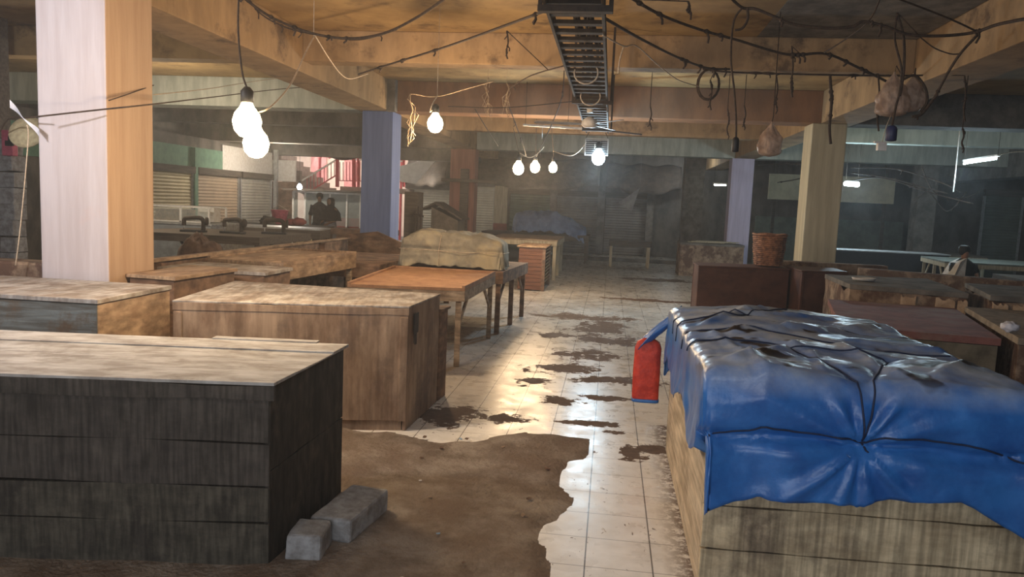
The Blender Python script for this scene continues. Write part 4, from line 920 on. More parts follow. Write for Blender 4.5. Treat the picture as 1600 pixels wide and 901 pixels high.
# plastic bags
pb_ = mat('dusty clear plastic', (.62, .46, .36), (.30, .2, .15), nz=12, rough=.3, bump=1, dist=.03, sc=(1, 1, .6), alpha=.72)
def hbag(px, py, Y, rx, rz, label, seed):
    p = aty(px, py, Y); t = thing('plastic_bag', label, 'bag', p)
    g = MB()
    def f(u, v):
        th = 2*math.pi*u; z = -2*rz*v; w = (math.sin(min(1, v*1.25)*math.pi*.62)**1.2)*(1 if v < .85 else math.sqrt(max(0, 1-((v-.85)/.15)**2)))
        w = max(w, .06); k = 1+.30*noise.noise((math.cos(th)*1.6+seed, math.sin(th)*1.6, v*3))+.12*abs(math.sin(th*5+seed))*(1-v)+.22*noise.noise((math.cos(th)*5, math.sin(th)*5+seed, v*8))
        return (math.cos(th)*rx*w*k, math.sin(th)*rx*w*k*.8, z)
    g.grid(f, 36, 26); g.build('film', pb_, t); g = MB(); g.tube([Vector((0, 0, -.02)), Vector((.01, 0, .05)), anchor(p+Vector((0, 0, .05)))-p], .005, 5); g.build('tie', m_wire, t); return t
hbag(1206, 190, 7.6, .105, .165, 'small dusty plastic bag hanging by itself left of the yellow column', 1)
hbag(1398, 112, 7, .125, .19, 'left and larger of the two plastic bags hanging together below the right beam', 4)
hbag(1428, 116, 7.1, .11, .16, 'right and rounder of the two plastic bags hanging together below the right beam', 8)
# left edge: pier with pink meter box, wire, ribbon
p = aty(20, 300, 8.2); g = MB(); 
for k in range(11): g.box(-.10+random.uniform(-.015, .015), .09+random.uniform(-.015, .015), -.1, .1, k*.19, k*.19+.185, j=.01)
solo('brick_pier', g, m_cblock, 'slim rough block pier at the left edge behind the big column', 'pier', loc=(p.x, 8.2, 0), bevel=.01)
g = MB(); g.box(-.45, -.13, -.05, .15, 0, 3.48); solo('timber_post', g, m_darkw, 'dark timber post at the very left edge of the view', 'post', loc=(p.x, 8.2, 0))
p2 = aty(15, 220, 8.05); t = thing('meter_box', 'pink box fixed to the slim pier at the left edge', 'box', p2); g = MB(); g.box(-.07, .07, -.04, .04, -.17, .12); g.build('case', m_pink, t, bevel=.008)
g = MB(); g.box(-.01, .09, -.06, -.041, -.06, .0); g.box(.03, .10, -.06, -.045, -.02, .05); g.build('bracket', m_black2, t)
# tied white plastic strip and straw hat like lid on the wire
p3 = aty(38, 185, 5.0); g = MB(); g.grid(lambda u, v: ((u-.5)*.22, .01*math.sin(u*9), .10-.2*u+(v-.5)*.05*(abs(u-.5)*2+.12)), 16, 4)
solo('plastic_ribbon', g, pl, 'white plastic strip knotted on the wire at the left edge', 'ribbon', loc=p3)
p4 = aty(41, 205, 5.3); g = MB(); g.lathe([(0, .02), (.05, .018), (.09, .0), (.13, -.01), (.13, -.016), (.09, -.01), (0, .01)], 24); o = solo('straw_lid', g, mat('pale straw', (.42, .36, .22), (.3, .25, .15), nz=14, rough=.9, bump=.4), 'round straw coloured lid hanging on the wire left of the big column', 'lid', loc=p4); o.rotation_euler = (1.1, .5, 0)
cable([(42, 195, 5.0), (44, 215, 5.0), (38, 290, 5.0), (30, 370, 5.0), (24, 415, 5.0)], .004, m_wirew, 'pale wire hanging straight down at the left edge')
cable([(0, 205, 5.2), (14, 185, 5.1), (38, 184, 5.0), (62, 182, 4.95)], .006, m_wire, 'dark wire from the left edge to the knotted plastic strip')

# ================================================================== SHUTTERS and back walls
def shutter_mat(name, c1, c2): return mat(name, c1, c2, nz=2, rough=.5, bump=.1, metal=.1, sc=(1, 1, 1), spec=.4)
ms_y = shutter_mat('ochre shutter', (.55, .45, .26), (.45, .36, .2)); ms_b = shutter_mat('brown shutter', (.45, .34, .24), (.36, .27, .19)); ms_g = shutter_mat('grey shutter', (.48, .46, .40), (.36, .34, .30))
ms_w = shutter_mat('pale shutter', (.62, .58, .48), (.5, .46, .38)); ms_d = shutter_mat('dark shutter', (.26, .24, .22), (.18, .165, .15)); ms_gr = shutter_mat('green shutter', (.16, .2, .15), (.12, .14, .11))
def shutter(p, q, z0, z1, m, label, frame=True, name='roller_shutter', pitch=.085):
    """slatted roller shutter from p to q (xy), facing left of p->q reversed"""
    p = Vector((p[0], p[1], 0)); q = Vector((q[0], q[1], 0)); L_ = (q-p).length; rz = math.atan2((q-p).y, (q-p).x)
    t = thing(name, label, 'shutter', (p.x, p.y, z0), rz)
    g = MB(); n = int((z1-z0)/pitch); vs = []
    for i in range(n*4+1):
        z = i*(z1-z0)/(n*4); d = -.018*abs(math.sin(i*math.pi/4)) ; vs += [(0, d, z), (L_, d, z)]
    g.add(vs, [(2*i, 2*i+1, 2*i+3, 2*i+2) for i in range(n*4)], False); g.build('curtain', m, t)
    g = MB(); g.box(-.05, 0, -.05, .03, 0, z1-z0+.1); g.box(L_, L_+.05, -.05, .03, 0, z1-z0+.1); g.build('guide_rail', m_darkw if m in (ms_d, ms_gr) else m_steel, t)
    g = MB(); g.box(-.05, L_+.05, -.12, .03, z1-z0, z1-z0+.18); g.build('housing', m_darkw if m is not ms_w else m_conc, t)
    return t
# left arcade of shops (wall parallel to the aisle)
GX = -11.0
g = MB(); g.box(GX-.6, GX-.05, 9, 23.8, 0, 3.0); struct('wall_side', g, m_darkwall)
m_green = mat('green wall paint', (.17, .32, .22), (.13, .25, .18), nz=3, rough=.8, bump=.1)
g = MB(); g.box(GX-.05, GX, 9, 20.6, 2.1, 2.72); struct('trim_19', g, m_green)
g = MB(); g.box(GX-.05, GX, 20.6, 23.8, 2.1, 2.9); struct('trim_20', g, m_white)
shutter((GX+.02, 15.2), (GX+.02, 18.9), .0, 2.02, ms_y, 'ochre roller shutter under the green wall at the left back')
shutter((GX+.02, 19.15), (GX+.02, 21.4), .0, 2.02, ms_b, 'brown roller shutter between the ochre and the grey ones at the left back')
shutter((GX+.02, 21.6), (GX+.02, 23.6), .0, 2.02, ms_g, 'grey roller shutter at the corner of the left arcade')
g = MB(); g.box(-.06, .06, -.06, .06, 0, 3.0); solo('steel_post', g, m_steel, 'pale steel post at the corner of the left arcade', 'post', loc=(GX+.15, 23.75, 0))
p = aty(312, 300, 17.6)
g = MB(); g.box(0, .12, 18.95, 19.1, 0, 2.7); solo('green_pilaster', g, m_green, 'narrow green pilaster between the ochre and brown shutters', 'pilaster', loc=(GX, 0, 0))
# back wall middle
def bx_at(x, Y=WY): return aty(x, 330, Y).x
def bshut(x0, x1, m, label, ztop=1.95): return shutter((bx_at(x0), WY-.03), (bx_at(x1), WY-.03), 0, ztop, m, label)
bshut(636, 702, ms_w, 'bright pale roller shutter left of the salmon column', 1.98)
bshut(742, 771, ms_w, 'narrow pale roller shutter right of the salmon column', 2.15)
bshut(797, 861, ms_gr, 'dark green roller shutter behind the blue bundle')
bshut(870, 934, ms_d, 'dark roller shutter behind the right end of the blue bundle')
bshut(946, 1012, ms_d, 'dark roller shutter behind the plank bench')
g = MB(); x0, x1 = bx_at(772), bx_at(793); g.box(x0, x1, WY-.12, WY-.02, .9, 2.2); solo('wall_panel', g, m_cream, 'stained pale wall strip right of the narrow pale shutter', 'panel')
g = MB(); g.box(x0, x1, WY-.12, WY-.02, 0, .9); solo('wall_panel', g, mat('faded red paint', (.3, .1, .08), (.2, .07, .06), nz=3, rough=.8), 'faded red wall strip below the stained pale one', 'panel')
for x, lab in ((939, 'grey pillar between the two dark shutters'), (865, 'narrow pillar between green and dark shutters'), (1015, 'narrow pillar right of the dark shutter behind the bench')):
    X = bx_at(x); g = MB(); g.box(X-.12, X+.12, WY-.35, WY-.05, 0, 2.26); solo('pillar', g, m_conc, lab, 'pillar')
# dark iron structure in front of the salmon column (T frame) and peaked stall
p = aty(722, 380, 17.9); t = thing('timber_cross', 'dark timber post with cross bar in front of the salmon column', 'post', (p.x, 17.9, 0))
g = MB(); g.box(-.1, .1, 0, .08, 0, 2.37); g.build('upright', m_darkw, t, bevel=.01); g = MB(); g.box(-.55, .75, -.05, -.001, 2.05, 2.13); g.build('cross_bar', m_darkw, t, bevel=.01)
a0, a1 = aty(672, 385, 16.8), aty(714, 385, 16.8); h0 = aty(680, 322, 16.8).z
t = thing('stall_cupboard', 'dark grey peaked stall cupboard in front of the pale shutter', 'cupboard', (a0.x, 16.8, 0)); Wd = a1.x-a0.x
g = MB(); g.prism([(0, 0), (Wd, 0), (Wd, .8), (0, .8)], 0, [h0-.02, h0-.3, h0-.3, h0-.02]); g.build('body', mat('grey brown board', (.2, .165, .13), (.13, .105, .08), nz=3, rough=.9), t, bevel=.01)
g = MB(); g.add([(-.25, -.06, h0-.07), (.1, -.06, h0+.1), (Wd+.1, -.06, h0-.25), (-.25, .86, h0-.07), (.1, .86, h0+.1), (Wd+.1, .86, h0-.25), (-.25, -.06, h0-.1), (.1, -.06, h0+.05), (Wd+.1, -.06, h0-.29), (-.25, .86, h0-.1), (.1, .86, h0+.05), (Wd+.1, .86, h0-.29)],
    [(0, 1, 4, 3), (1, 2, 5, 4), (6, 9, 10, 7), (7, 10, 11, 8), (0, 6, 7, 1), (1, 7, 8, 2), (3, 4, 10, 9), (4, 5, 11, 10), (2, 8, 11, 5), (0, 3, 9, 6)]); g.build('roof', m_darkw, t)
# dark rack with bottles at right of the blue column
a0, a1 = aty(628, 385, 15.5), aty(655, 385, 15.5)
t = thing('tool_rack', 'dark rack of upright tools just right of the blue column', 'rack', (a0.x, 15.5, 0)); Wd = a1.x-a0.x
g = MB(); g.box(0, Wd*.75, .1, .6, .0, 1.75); g.build('back_board', m_darkw, t)
for k in range(3): g = MB(); x = Wd*(.72+.16*k); g.tube([(x, 0, .5), (x, 0, 1.35+.1*(k % 2))], .018, 6); g.tube([(x-.05, 0, 1.3), (x+.06, 0, 1.25)], .02, 6); g.build('tool', m_iron, t)
table('stall_table', 'small brown table just right of the blue column', (-4.3, 14.5), (-4.3, 15.3), (-5.6, 15.3), (-5.6, 14.5), .95, m_brown, m_brown, leg=.06, apron=.08)
# sagging awning
m_awn = mat('dark awning cloth', (.12, .095, .075), (.07, .055, .045), nz=2, rough=.9, bump=.5, bs=3, dist=.06)
def awning(xa, xb, Y, zt0, zb, dep, label, m=m_awn, sag=.2):
    g = MB(); g.grid(lambda u, v: (xa+(xb-xa)*u, -dep*math.sin(v*1.57)+.08*math.sin(u*11+v*3), zt0-(zt0-zb)*v-sag*math.sin(math.pi*u)*v+.04*math.sin(u*17+v*5)), 36, 10)
    return solo('cloth_awning', g, m, label, 'awning', loc=(0, Y, 0), solid=.01)
awning(bx_at(640), bx_at(702), WY-.1, 3.2, 2.12, .8, 'dark cloth awning sagging over the bright pale shutter', sag=.05)
awning(bx_at(745), bx_at(935), WY-.1, 3.2, 2.3, 1.0, 'long dark awning above the green and dark shutters')
awning(bx_at(945), bx_at(1060), WY-.1, 3.1, 2.3, .7, 'dark torn awning above the shutter behind the bench')
p = aty(985, 315, 23); g = MB(); g.add([(-.35, 0, -.05), (.25, -.1, .42), (.05, 0, -.28), (-.35, .02, -.05), (.25, -.08, .42), (.05, .02, -.28)], [(0, 2, 1), (3, 4, 5), (0, 1, 4, 3), (1, 2, 5, 4), (2, 0, 3, 5)])
g.tube([(.25, -.09, .42), (.25, -.09, 3.479-p.z)], .006, 4); solo('torn_sheet', g, mat('grey plastic sheet', (.32, .3, .28), (.22, .2, .19), nz=3, rough=.7), 'torn grey triangular sheet hanging over the shutter behind the bench', 'sheet', loc=p)
# white strip sail
p = aty(650, 268, 24.5); g = MB(); g.add([(-.75, 0, .1), (.75, 0, .52), (.0, 0, -.4), (-.5, 0, -.35), (-.75, .02, .1), (.75, .02, .52), (.0, .02, -.4), (-.5, .02, -.35)], [(0, 3, 2, 1), (4, 5, 6, 7), (0, 1, 5, 4), (1, 2, 6, 5), (2, 3, 7, 6), (3, 0, 4, 7)])
g.tube([(.75, 0.01, .52), (.75, 0.01, 3.0-.14-p.z+.62)], .006, 4); solo('white_sheet', g, mat('sunlit white sheet', (.85, .83, .8), (.75, .73, .7), nz=3, rough=.7), 'white sheet stretched at an angle right of the blue column', 'sheet', loc=p)

# ---- right hall
q0, q1 = aty(1203, 275, 22.9), aty(1396, 320, 22.9)
g = MB(); g.box(q0.x, q1.x, 22.9, 23.0, 2.05, 2.78); o = solo('stall_fascia', g, mat('pale fascia', (.62, .56, .38), (.5, .45, .3), nz=2, rough=.8), 'long pale beige fascia board behind the yellow column', 'fascia board')
for x in (q0.x+.2, q1.x-.2): g = MB(); g.box(x-.04, x+.04, 23.001, 23.08, 0, 3.47); g.build('support_post', m_darkw, o)
q0, q1 = aty(1180, 350, 25.5), aty(1410, 350, 25.5)
g = MB(); g.box(q0.x, q1.x, 25.4, 25.6, 0, 1.55); solo('low_wall', g, mat('grey green wall', (.2, .23, .19), (.13, .15, .125), nz=2, rough=.9), 'grey green half height wall behind the yellow column', 'wall')
q0, q1 = aty(1535, 350, 22.0), aty(1592, 350, 22.0)
shutter((q0.x, 22.0), (q1.x, 22.0), 0, 2.35, shutter_mat('olive grey shutter', (.16, .18, .15), (.12, .135, .115)), 'olive grey roller shutter at the far right edge', pitch=.075)
for x, Y, h_, lab in ((1430, 20.9, 2.7, 'rough pale tree trunk like post left of the seated person'), (1392, 21.5, 2.6, 'dark post between the fascia board and the grey column')):
    pass
# table field at right back
table('trestle_table', 'dark long table top behind the yellow column with white edge', (8.0, 17.3), (8.2, 18.8), (4.4, 18.8), (4.3, 17.3), .90, m_darkw, m_cream, leg=.05, apron=.06)
table('trestle_table', 'grey table with pale crossed legs in the dark right hall', (8.6, 13.6), (8.9, 15.4), (6.0, 15.6), (5.7, 13.8), .93, mat('dull green table top', (.2, .22, .19), (.12, .13, .115), nz=4, rough=.7), m_cream, leg=.05, apron=.07, legs=6)
table('trestle_table', 'low black table at the right edge in front of the olive shutter', (9.2, 11.2), (9.4, 13.0), (6.2, 13.2), (6.0, 11.6), .80, m_darkw, m_darkw, leg=.07, apron=.25, legs=6)
g = MB(); g.box(4.4, 6.6, 15.8, 16.5, 0, .95); solo('dark_counter', g, m_black2, 'black fronted counter right behind the yellow column', 'counter')
g = MB(); g.box(4.38, 6.62, 15.78, 16.52, .951, .97); solo('counter_slab', g, m_steel, 'pale metal slab lying on the black fronted counter', 'slab')
p = aty(1450, 420, 11.6); g = MB(); g.tube([(.13*math.cos(a), 0, .16*math.sin(a)) for a in [i*.3 for i in range(22)]], .028, 8)
solo('cable_reel', g, m_white, 'pale ring shaped reel below the trestle tables in the right hall', 'reel', loc=(p.x, 11.45, .62))
g = MB(); g.box(-.09, .09, -.1, .1, 0, .22, j=.01); solo('blue_container', g, mat('pale blue plastic', (.3, .42, .55), (.24, .34, .45), nz=4, rough=.5), 'pale blue container between the crossed legs in the right hall', 'container', loc=(7.0, 13.4, 0), bevel=.015)
# tangle of overhead cables on right
for k, (pts, lab) in enumerate((
    ([(1330, 262, 16), (1400, 264, 16), (1470, 285, 15), (1500, 300, 15)], 'upper sagging cable right of the yellow column'),
    ([(1330, 270, 16.3), (1390, 278, 16), (1440, 292, 15.5), (1480, 302, 15)], 'second sagging cable right of the yellow column'),
    ([(1330, 282, 16.6), (1380, 278, 16), (1450, 300, 15.5), (1520, 318, 15)], 'lowest sagging cable right of the yellow column'),
    ([(1215, 285, 20), (1245, 280, 18), (1262, 274, 16)], 'dark cable in front of the fascia board left of the yellow column'),
    ([(1185, 258, 21), (1220, 256, 19), (1255, 257, 17)], 'pale cable between lilac and yellow columns'),
    ([(1425, 320, 18), (1450, 300, 18), (1480, 330, 18), (1510, 300, 17)], 'looping cable near the grey column in the right hall'),
    ([(1440, 260, 17), (1460, 300, 17), (1500, 310, 17), (1530, 300, 17)], 'dark looping cable under the fluorescent tube'))):
    cable(pts, .012, m_wire, lab, frays=2)
g = MB(); g.box(-.008, .008, -.008, .008, -.45, 3.47-aty(1494, 258, 14.0).z); p = aty(1494, 258, 14.0); solo('hanging_rod', g, m_white, 'thin white rod hanging at the left end of the far right tube', 'rod', loc=p)

# ================================================================== LEFT BACK: kiosk, stair, daylight
KY = 22.3
def kx(x): return aty(x, 340, KY).x
def kz(x, y): return aty(x, y, KY).z
t = thing('glass_kiosk', 'white framed glass kiosk behind the two standing people', 'kiosk', (kx(458), KY, 0)); Wd = kx(563)-kx(458); zt_ = kz(510, 301)
g = MB()
for f in (0, .18, .55, .80, 1): g.box(Wd*f-.025, Wd*f+.025, -.03, .03, 0, zt_)
for z in (.62, zt_): g.box(0, Wd, -.03, .03, z-.03, z+.03)
g.build('frame', m_white, t)
g = MB(); g.box(0, Wd, .9, .95, 0, zt_); g.build('back_panel', mat('kiosk back', (.45, .43, .4), (.3, .28, .26), nz=3, rough=.8), t)
g = MB(); g.box(0, Wd*.5, 0.04, .6, .62, .66); g.box(0, Wd*.5, .03, .05, .45, .62); g.build('counter', mat('pale blue counter', (.4, .55, .68), (.33, .45, .56), nz=3), t)
g = MB(); g.box(Wd*.55, Wd, 0.03, .07, .5, .95); g.build('red_panel', mat('dark red panel', (.28, .06, .05), (.2, .05, .04), nz=3), t)
g = MB(); g.box(0, Wd*.5, 0.03, .05, .0, .45); g.build('yellow_panel', mat('dull yellow panel', (.5, .42, .2), (.4, .33, .16), nz=3), t)
g = MB(); g.box(.03, Wd-.03, -.004, .004, .7, zt_-.04); g.build('glass_pane', m_glass, t)
g = MB(); g.box(-.2, Wd+.2, -.35, 1.0, zt_+.035, zt_+.09); g.build('roof', m_darkw, t)
g = MB(); g.box(.1, .9, .3, .7, .67, .85, j=.02); g.box(1.0, 1.3, .3, .6, .67, 1.05, j=.02); g.build('goods', m_black2, t)
# stair
m_stair = mat('stair plaster', (.34, .25, .2), (.24, .17, .14), nz=3, rough=.9); m_red = mat('red iron paint', (.55, .07, .08), (.42, .05, .06), nz=3, rough=.6)
SY = 25.2
def spx(x, y, Y=SY): return aty(x, y, Y)
t = thing('staircase', 'plastered staircase with red railings rising in daylight beyond the kiosk', 'staircase', (0, SY, 0))
A_, B_, C_, D_ = spx(425, 222), spx(440, 222), spx(560, 330), spx(520, 332)
g = MB(); n = 12
a_, b_ = spx(418, 232), spx(548, 335)
Pf = []
for k in range(n): x0 = a_.x+(b_.x-a_.x)*k/n; x1 = a_.x+(b_.x-a_.x)*(k+1)/n; z = a_.z+(b_.z-a_.z)*k/n; Pf += [(x0, z), (x1, z)]
Pf += [(b_.x, b_.z), (b_.x-.5, b_.z-.05), (a_.x-.1, a_.z-.75)]; m_ = len(Pf)
g.add([(x, 0, z) for x, z in Pf]+[(x, 1.3, z) for x, z in Pf], [tuple(range(m_-1, -1, -1)), tuple(range(m_, 2*m_))]+[(i, (i+1) % m_, m_+(i+1) % m_, m_+i) for i in range(m_)])
g.build('flight', m_stair, t)
g = MB(); x2 = spx(632, 300).x; zl = spx(560, 292).z; g.box(spx(528, 300).x, x2, .2, 1.6, zl-.16, zl); g.build('landing', m_stair, t)
g = MB(); g.bar(spx(472, 282)-Vector((0, SY, 0)), spx(528, 248)-Vector((0, SY, 0)), .06, .05); g.bar(spx(528, 248)-Vector((0, SY, 0)), spx(632, 252)-Vector((0, SY, 0)), .06, .05)
g.build('handrail', m_white, t)
for k, x in enumerate((527, 553, 560, 620, 631)):
    g = MB(); p, q = spx(x, 246)-Vector((0, SY, 0)), spx(x, 292)-Vector((0, SY, 0)); g.bar(q, p, .10 if k in (0, 1) else .06, .10); g.build('newel_post', m_red, t)
g = MB()
for k in range(19):
    x = 531+k*5.2; p, q = spx(x, 253)-Vector((0, SY, 0)), spx(x, 282)-Vector((0, SY, 0)); g.bar(q, p, .022, .022)
p, q = spx(528, 282)-Vector((0, SY, 0)), spx(630, 284)-Vector((0, SY, 0)); g.bar(p, q, .03, .03)
g.build('baluster_row', m_red, t)
g = MB()
for k in range(9):
    u = k/9; x = 480+48*u; yt = 278-30*u; p, q = spx(x, yt)-Vector((0, SY, 0)), spx(x, yt+24)-Vector((0, SY, 0)); g.bar(q, p, .022, .022)
p, q = spx(474, 305)-Vector((0, SY, 0)), spx(528, 272)-Vector((0, SY, 0)); g.bar(p, q, .04, .04)
g.build('sloping_baluster_row', m_red, t)
g = MB()
for k in range(8):   # lattice of red roof brackets beyond
    x = 500+k*16
    for j in range(2):
        p, q, r_ = spx(x, 246-j*9, 29)-Vector((0, SY, 0)), spx(x+8, 240-j*8, 29)-Vector((0, SY, 0)), spx(x+16, 247-j*9, 29)-Vector((0, SY, 0)); g.bar(p, q, .07, .07); g.bar(q, r_, .07, .07)
for x in (500, 628): p = spx(x, 246, 29)-Vector((0, SY, 0)); g.bar((p.x, p.y, 0), p, .08, .08)
solo('red_lattice', g, m_red, 'row of red zigzag brackets seen beyond the staircase', 'lattice', loc=(0, SY, 0))
# sunlit house beyond
m_far = mat('sunlit cream facade', (.85, .66, .52), (.75, .52, .42), nz=2, rough=.9, bump=0, sc=(1, 1, 1))
g = MB(); g.box(-22, -5, 32, 33, 0, 3.9); 
hs = thing('house', 'sunlit cream and pink house seen through the opening beyond the staircase', 'house', (-12, 32, 0))
g = MB(); g.box(-9, 6, 0, 1, 0, 4.1); g.build('facade', m_far, hs)
for k in range(5): g = MB(); g.box(-1.0+1.5*k, -.3+1.5*k, -.06, -.0, 1.6, 3.3); g.build('window', mat('pink shutter', (.75, .3, .28), (.6, .22, .2), nz=3), hs)
g = MB(); g.box(-9.2, 6.2, -.6, 1.2, 4.1, 4.25); g.build('roof', m_stair, hs)
# dark sagging canopy under the opening's head
g = MB(); xa, xb = aty(425, 230, 24.6).x, aty(640, 245, 24.6).x
g.grid(lambda u, v: (xa+(xb-xa)*u, .5*v, 3.35-(.28+.22*math.sin(math.pi*u)**2)*v+.04*math.sin(u*23)), 40, 6)
solo('roof_canopy', g, m_awn, 'dark canopy sagging along the top of the daylight opening', 'canopy', loc=(0, 24.6, 0), solid=.02)
# white panel right of green arcade
q0, q1 = aty(425, 265, 24.0), aty(462, 265, 24.0)
g = MB(); g.box(q0.x, q1.x, 24.0, 24.06, aty(440, 283, 24.0).z, aty(440, 250, 24.0).z); solo('sign_board', g, m_white, 'blank pale board between the left arcade and the glass kiosk', 'board')
g = MB(); g.box(q0.x, q1.x, 23.9, 24.2, 0, aty(440, 284, 24.0).z); solo('wall_panel', g, m_brown, 'brown wall panel under the blank pale board', 'panel')

# ================================================================== PEOPLE
def figure(label, loc, rz, H_, joints, edges, parts, cat='person'):
    """one continuous skinned body; joints: name -> (x, y, z, rx, ry)"""
    t = thing('person', label, cat, loc, rz)
    names = list(joints); me = bpy.data.meshes.new('body'); me.from_pydata([joints[n][:3] for n in names], [(names.index(a), names.index(b)) for a, b in edges], [])
    o = bpy.data.objects.new('body', me); C.objects.link(o); o.parent = t; me.materials.append(m_skin)
    sk = o.modifiers.new('skin', 'SKIN'); sk.use_smooth_shade = True
    for i, n in enumerate(names): me.skin_vertices[0].data[i].radius = joints[n][3:5]; me.skin_vertices[0].data[i].use_root = (n == 'pelvis')
    ss = o.modifiers.new('sub', 'SUBSURF'); ss.levels = ss.render_levels = 1
    for nm, g, m in parts: g.build(nm, m, t)
    return t
def body(h, arms):
    k = h/1.7; J = dict(pelvis=(0, 0, .95, .13, .10), waist=(0, 0, 1.08, .12, .09), chest=(0, 0, 1.30, .15, .10), neckb=(0, 0, 1.44, .07, .06), neck=(0, 0, 1.50, .045, .045), chin=(0, -.015, 1.55, .055, .065),
             head=(0, -.01, 1.62, .072, .085), crown=(0, 0, 1.68, .055, .065), nose=(0, -.095, 1.60, .012, .014))
    E_ = [('pelvis', 'waist'), ('waist', 'chest'), ('chest', 'neckb'), ('neckb', 'neck'), ('neck', 'chin'), ('chin', 'head'), ('head', 'crown'), ('head', 'nose')]
    for s_, q in ((-1, 'l'), (1, 'r')):
        J['hip'+q] = (.09*s_, 0, .88, .085, .085); J['knee'+q] = (.10*s_, -.01, .48, .055, .055); J['ankle'+q] = (.10*s_, .01, .08, .035, .035); J['toe'+q] = (.11*s_, -.15, .03, .035, .025)
        E_ += [('pelvis', 'hip'+q), ('hip'+q, 'knee'+q), ('knee'+q, 'ankle'+q), ('ankle'+q, 'toe'+q)]
        el, wr_ = arms[q]
        J['sh'+q] = (.18*s_, 0, 1.40, .055, .055); J['el'+q] = (*el, .04, .04); J['wr'+q] = (*wr_, .026, .022)
        d = (Vector(wr_)-Vector(el)).normalized(); pm = Vector(wr_)+d*.07; J['palm'+q] = (*pm, .032, .016); E_ += [('chest', 'sh'+q), ('sh'+q, 'el'+q), ('el'+q, 'wr'+q), ('wr'+q, 'palm'+q)]
        side = d.cross(Vector((0, 1, 0))).normalized() if abs(d.y) < .9 else Vector((1, 0, 0))
        for f in range(4):
            o_ = side*(-.024+.016*f); a = pm+d*.025+o_; b = a+d*(.05+.012*(f in (1, 2)))+Vector((0, -.012, 0))
            J['f%d%s' % (f, q)] = (*a, .009, .009); J['g%d%s' % (f, q)] = (*b, .007, .007); E_ += [('palm'+q, 'f%d%s' % (f, q)), ('f%d%s' % (f, q), 'g%d%s' % (f, q))]
        th = Vector(wr_)+d*.04+side*.045; J['th'+q] = (*th, .009, .009); E_.append(('palm'+q, 'th'+q))
    J = {n: (v[0]*k, v[1]*k, v[2]*k, v[3]*k, v[4]*k) for n, v in J.items()}
    return J, E_
def garment(prof, sx=1, sy_=.7, n=24, c=(0, 0, 0), amp=.05, fr=5, seed=0):
    g = MB(); g.lathe(prof, n, c, sx, sy_, fn=lambda t, z: 1+amp*math.sin(fr*t+z*3+seed)*(.5+.5*noise.noise((z*3, t, seed)))); return g
def sleeve(p, q, r, s_=0): g = MB(); g.tube([p, Vector(p).lerp(Vector(q), .5)+Vector((0, 0, -.01)), q], [r[0], r[1], r[2]], 12); return g
m_shirt_d = mat('dark grey cloth', (.10, .085, .08), (.06, .05, .05), nz=5, rough=.9); m_hijab = mat('dark brown scarf', (.055, .038, .032), (.035, .025, .02), nz=5, rough=.9)
m_skirt = mat('pale grey cloth', (.42, .38, .40), (.32, .29, .31), nz=5, rough=.9); m_trouser = mat('dark trousers', (.06, .05, .055), (.04, .035, .035), nz=5, rough=.9); m_hair = mat('black hair', (.02, .017, .015), (.012, .01, .01), nz=12, rough=.6)
PY = 18.4
pm_ = aty(499, 345, PY); pw_ = aty(514, 345, PY-.3)
J, E_ = body(1.62, {'l': ((-.24, .02, 1.13), (-.22, -.14, .95)), 'r': ((.24, .02, 1.13), (.2, -.16, .98))})
figure('person with dark hair and grey shirt standing behind the one in the dark scarf', (pm_.x, PY, 0), .25, 1.62, J, E_, [
    ('shirt', garment([(.155, .84), (.16, 1.0), (.15, 1.12), (.175, 1.26), (.17, 1.34), (.10, 1.40), (.06, 1.43)]), m_shirt_d),
    ('sleeve', sleeve((-.155, 0, 1.34), (-.225, .02, 1.10), (.07, .06, .058)), m_shirt_d), ('sleeve', sleeve((.155, 0, 1.34), (.225, .02, 1.10), (.07, .06, .058)), m_shirt_d),
    ('trousers', (lambda g: (g.tube([(-.085, 0, .9), (-.095, -.01, .45), (-.095, .01, .07)], [.10, .075, .06], 12), g.tube([(.085, 0, .9), (.095, -.01, .45), (.095, .01, .07)], [.10, .075, .06], 12))[1])(MB()), m_trouser),
    ('hair', garment([(.05, 1.50), (.082, 1.53), (.09, 1.57), (.083, 1.62), (.05, 1.655), (0, 1.665)], sy_=1.0, c=(0, .014, 0), amp=.02), m_hair)])
J, E_ = body(1.55, {'l': ((-.22, .03, 1.12), (-.12, -.18, 1.06)), 'r': ((.22, .03, 1.12), (.12, -.2, 1.02))})
figure('person in a long dark headscarf over a pale grey skirt standing before the glass kiosk', (pw_.x+.03, PY-.3, 0), -.3, 1.55, J, E_, [
    ('headscarf', garment([(.30, .99), (.285, 1.02), (.27, 1.08), (.25, 1.18), (.17, 1.28), (.095, 1.34), (.105, 1.42), (.10, 1.50), (.06, 1.545), (0, 1.555)], sy_=.72, c=(0, .02, 0), amp=.06, fr=6), m_hijab),
    ('skirt', garment([(.24, .06), (.22, .3), (.19, .6), (.165, .86), (.15, .95)], sy_=.8, amp=.08, fr=9), m_skirt),
    ('face', (lambda g: (g.lathe([(0, -.07), (.035, -.06), (.055, -.02), (.058, .03), (.04, .065), (0, .072)], 14, (0, -.062, 1.44), 1, .5), g)[1])(MB()), m_skin)])
# seated person at the right, white shawl
q = aty(1480, 392, 13.2)
J, E_ = body(1.55, {'l': ((-.22, -.05, .72), (-.10, -.26, .62)), 'r': ((.22, -.05, .72), (.12, -.28, .62))})
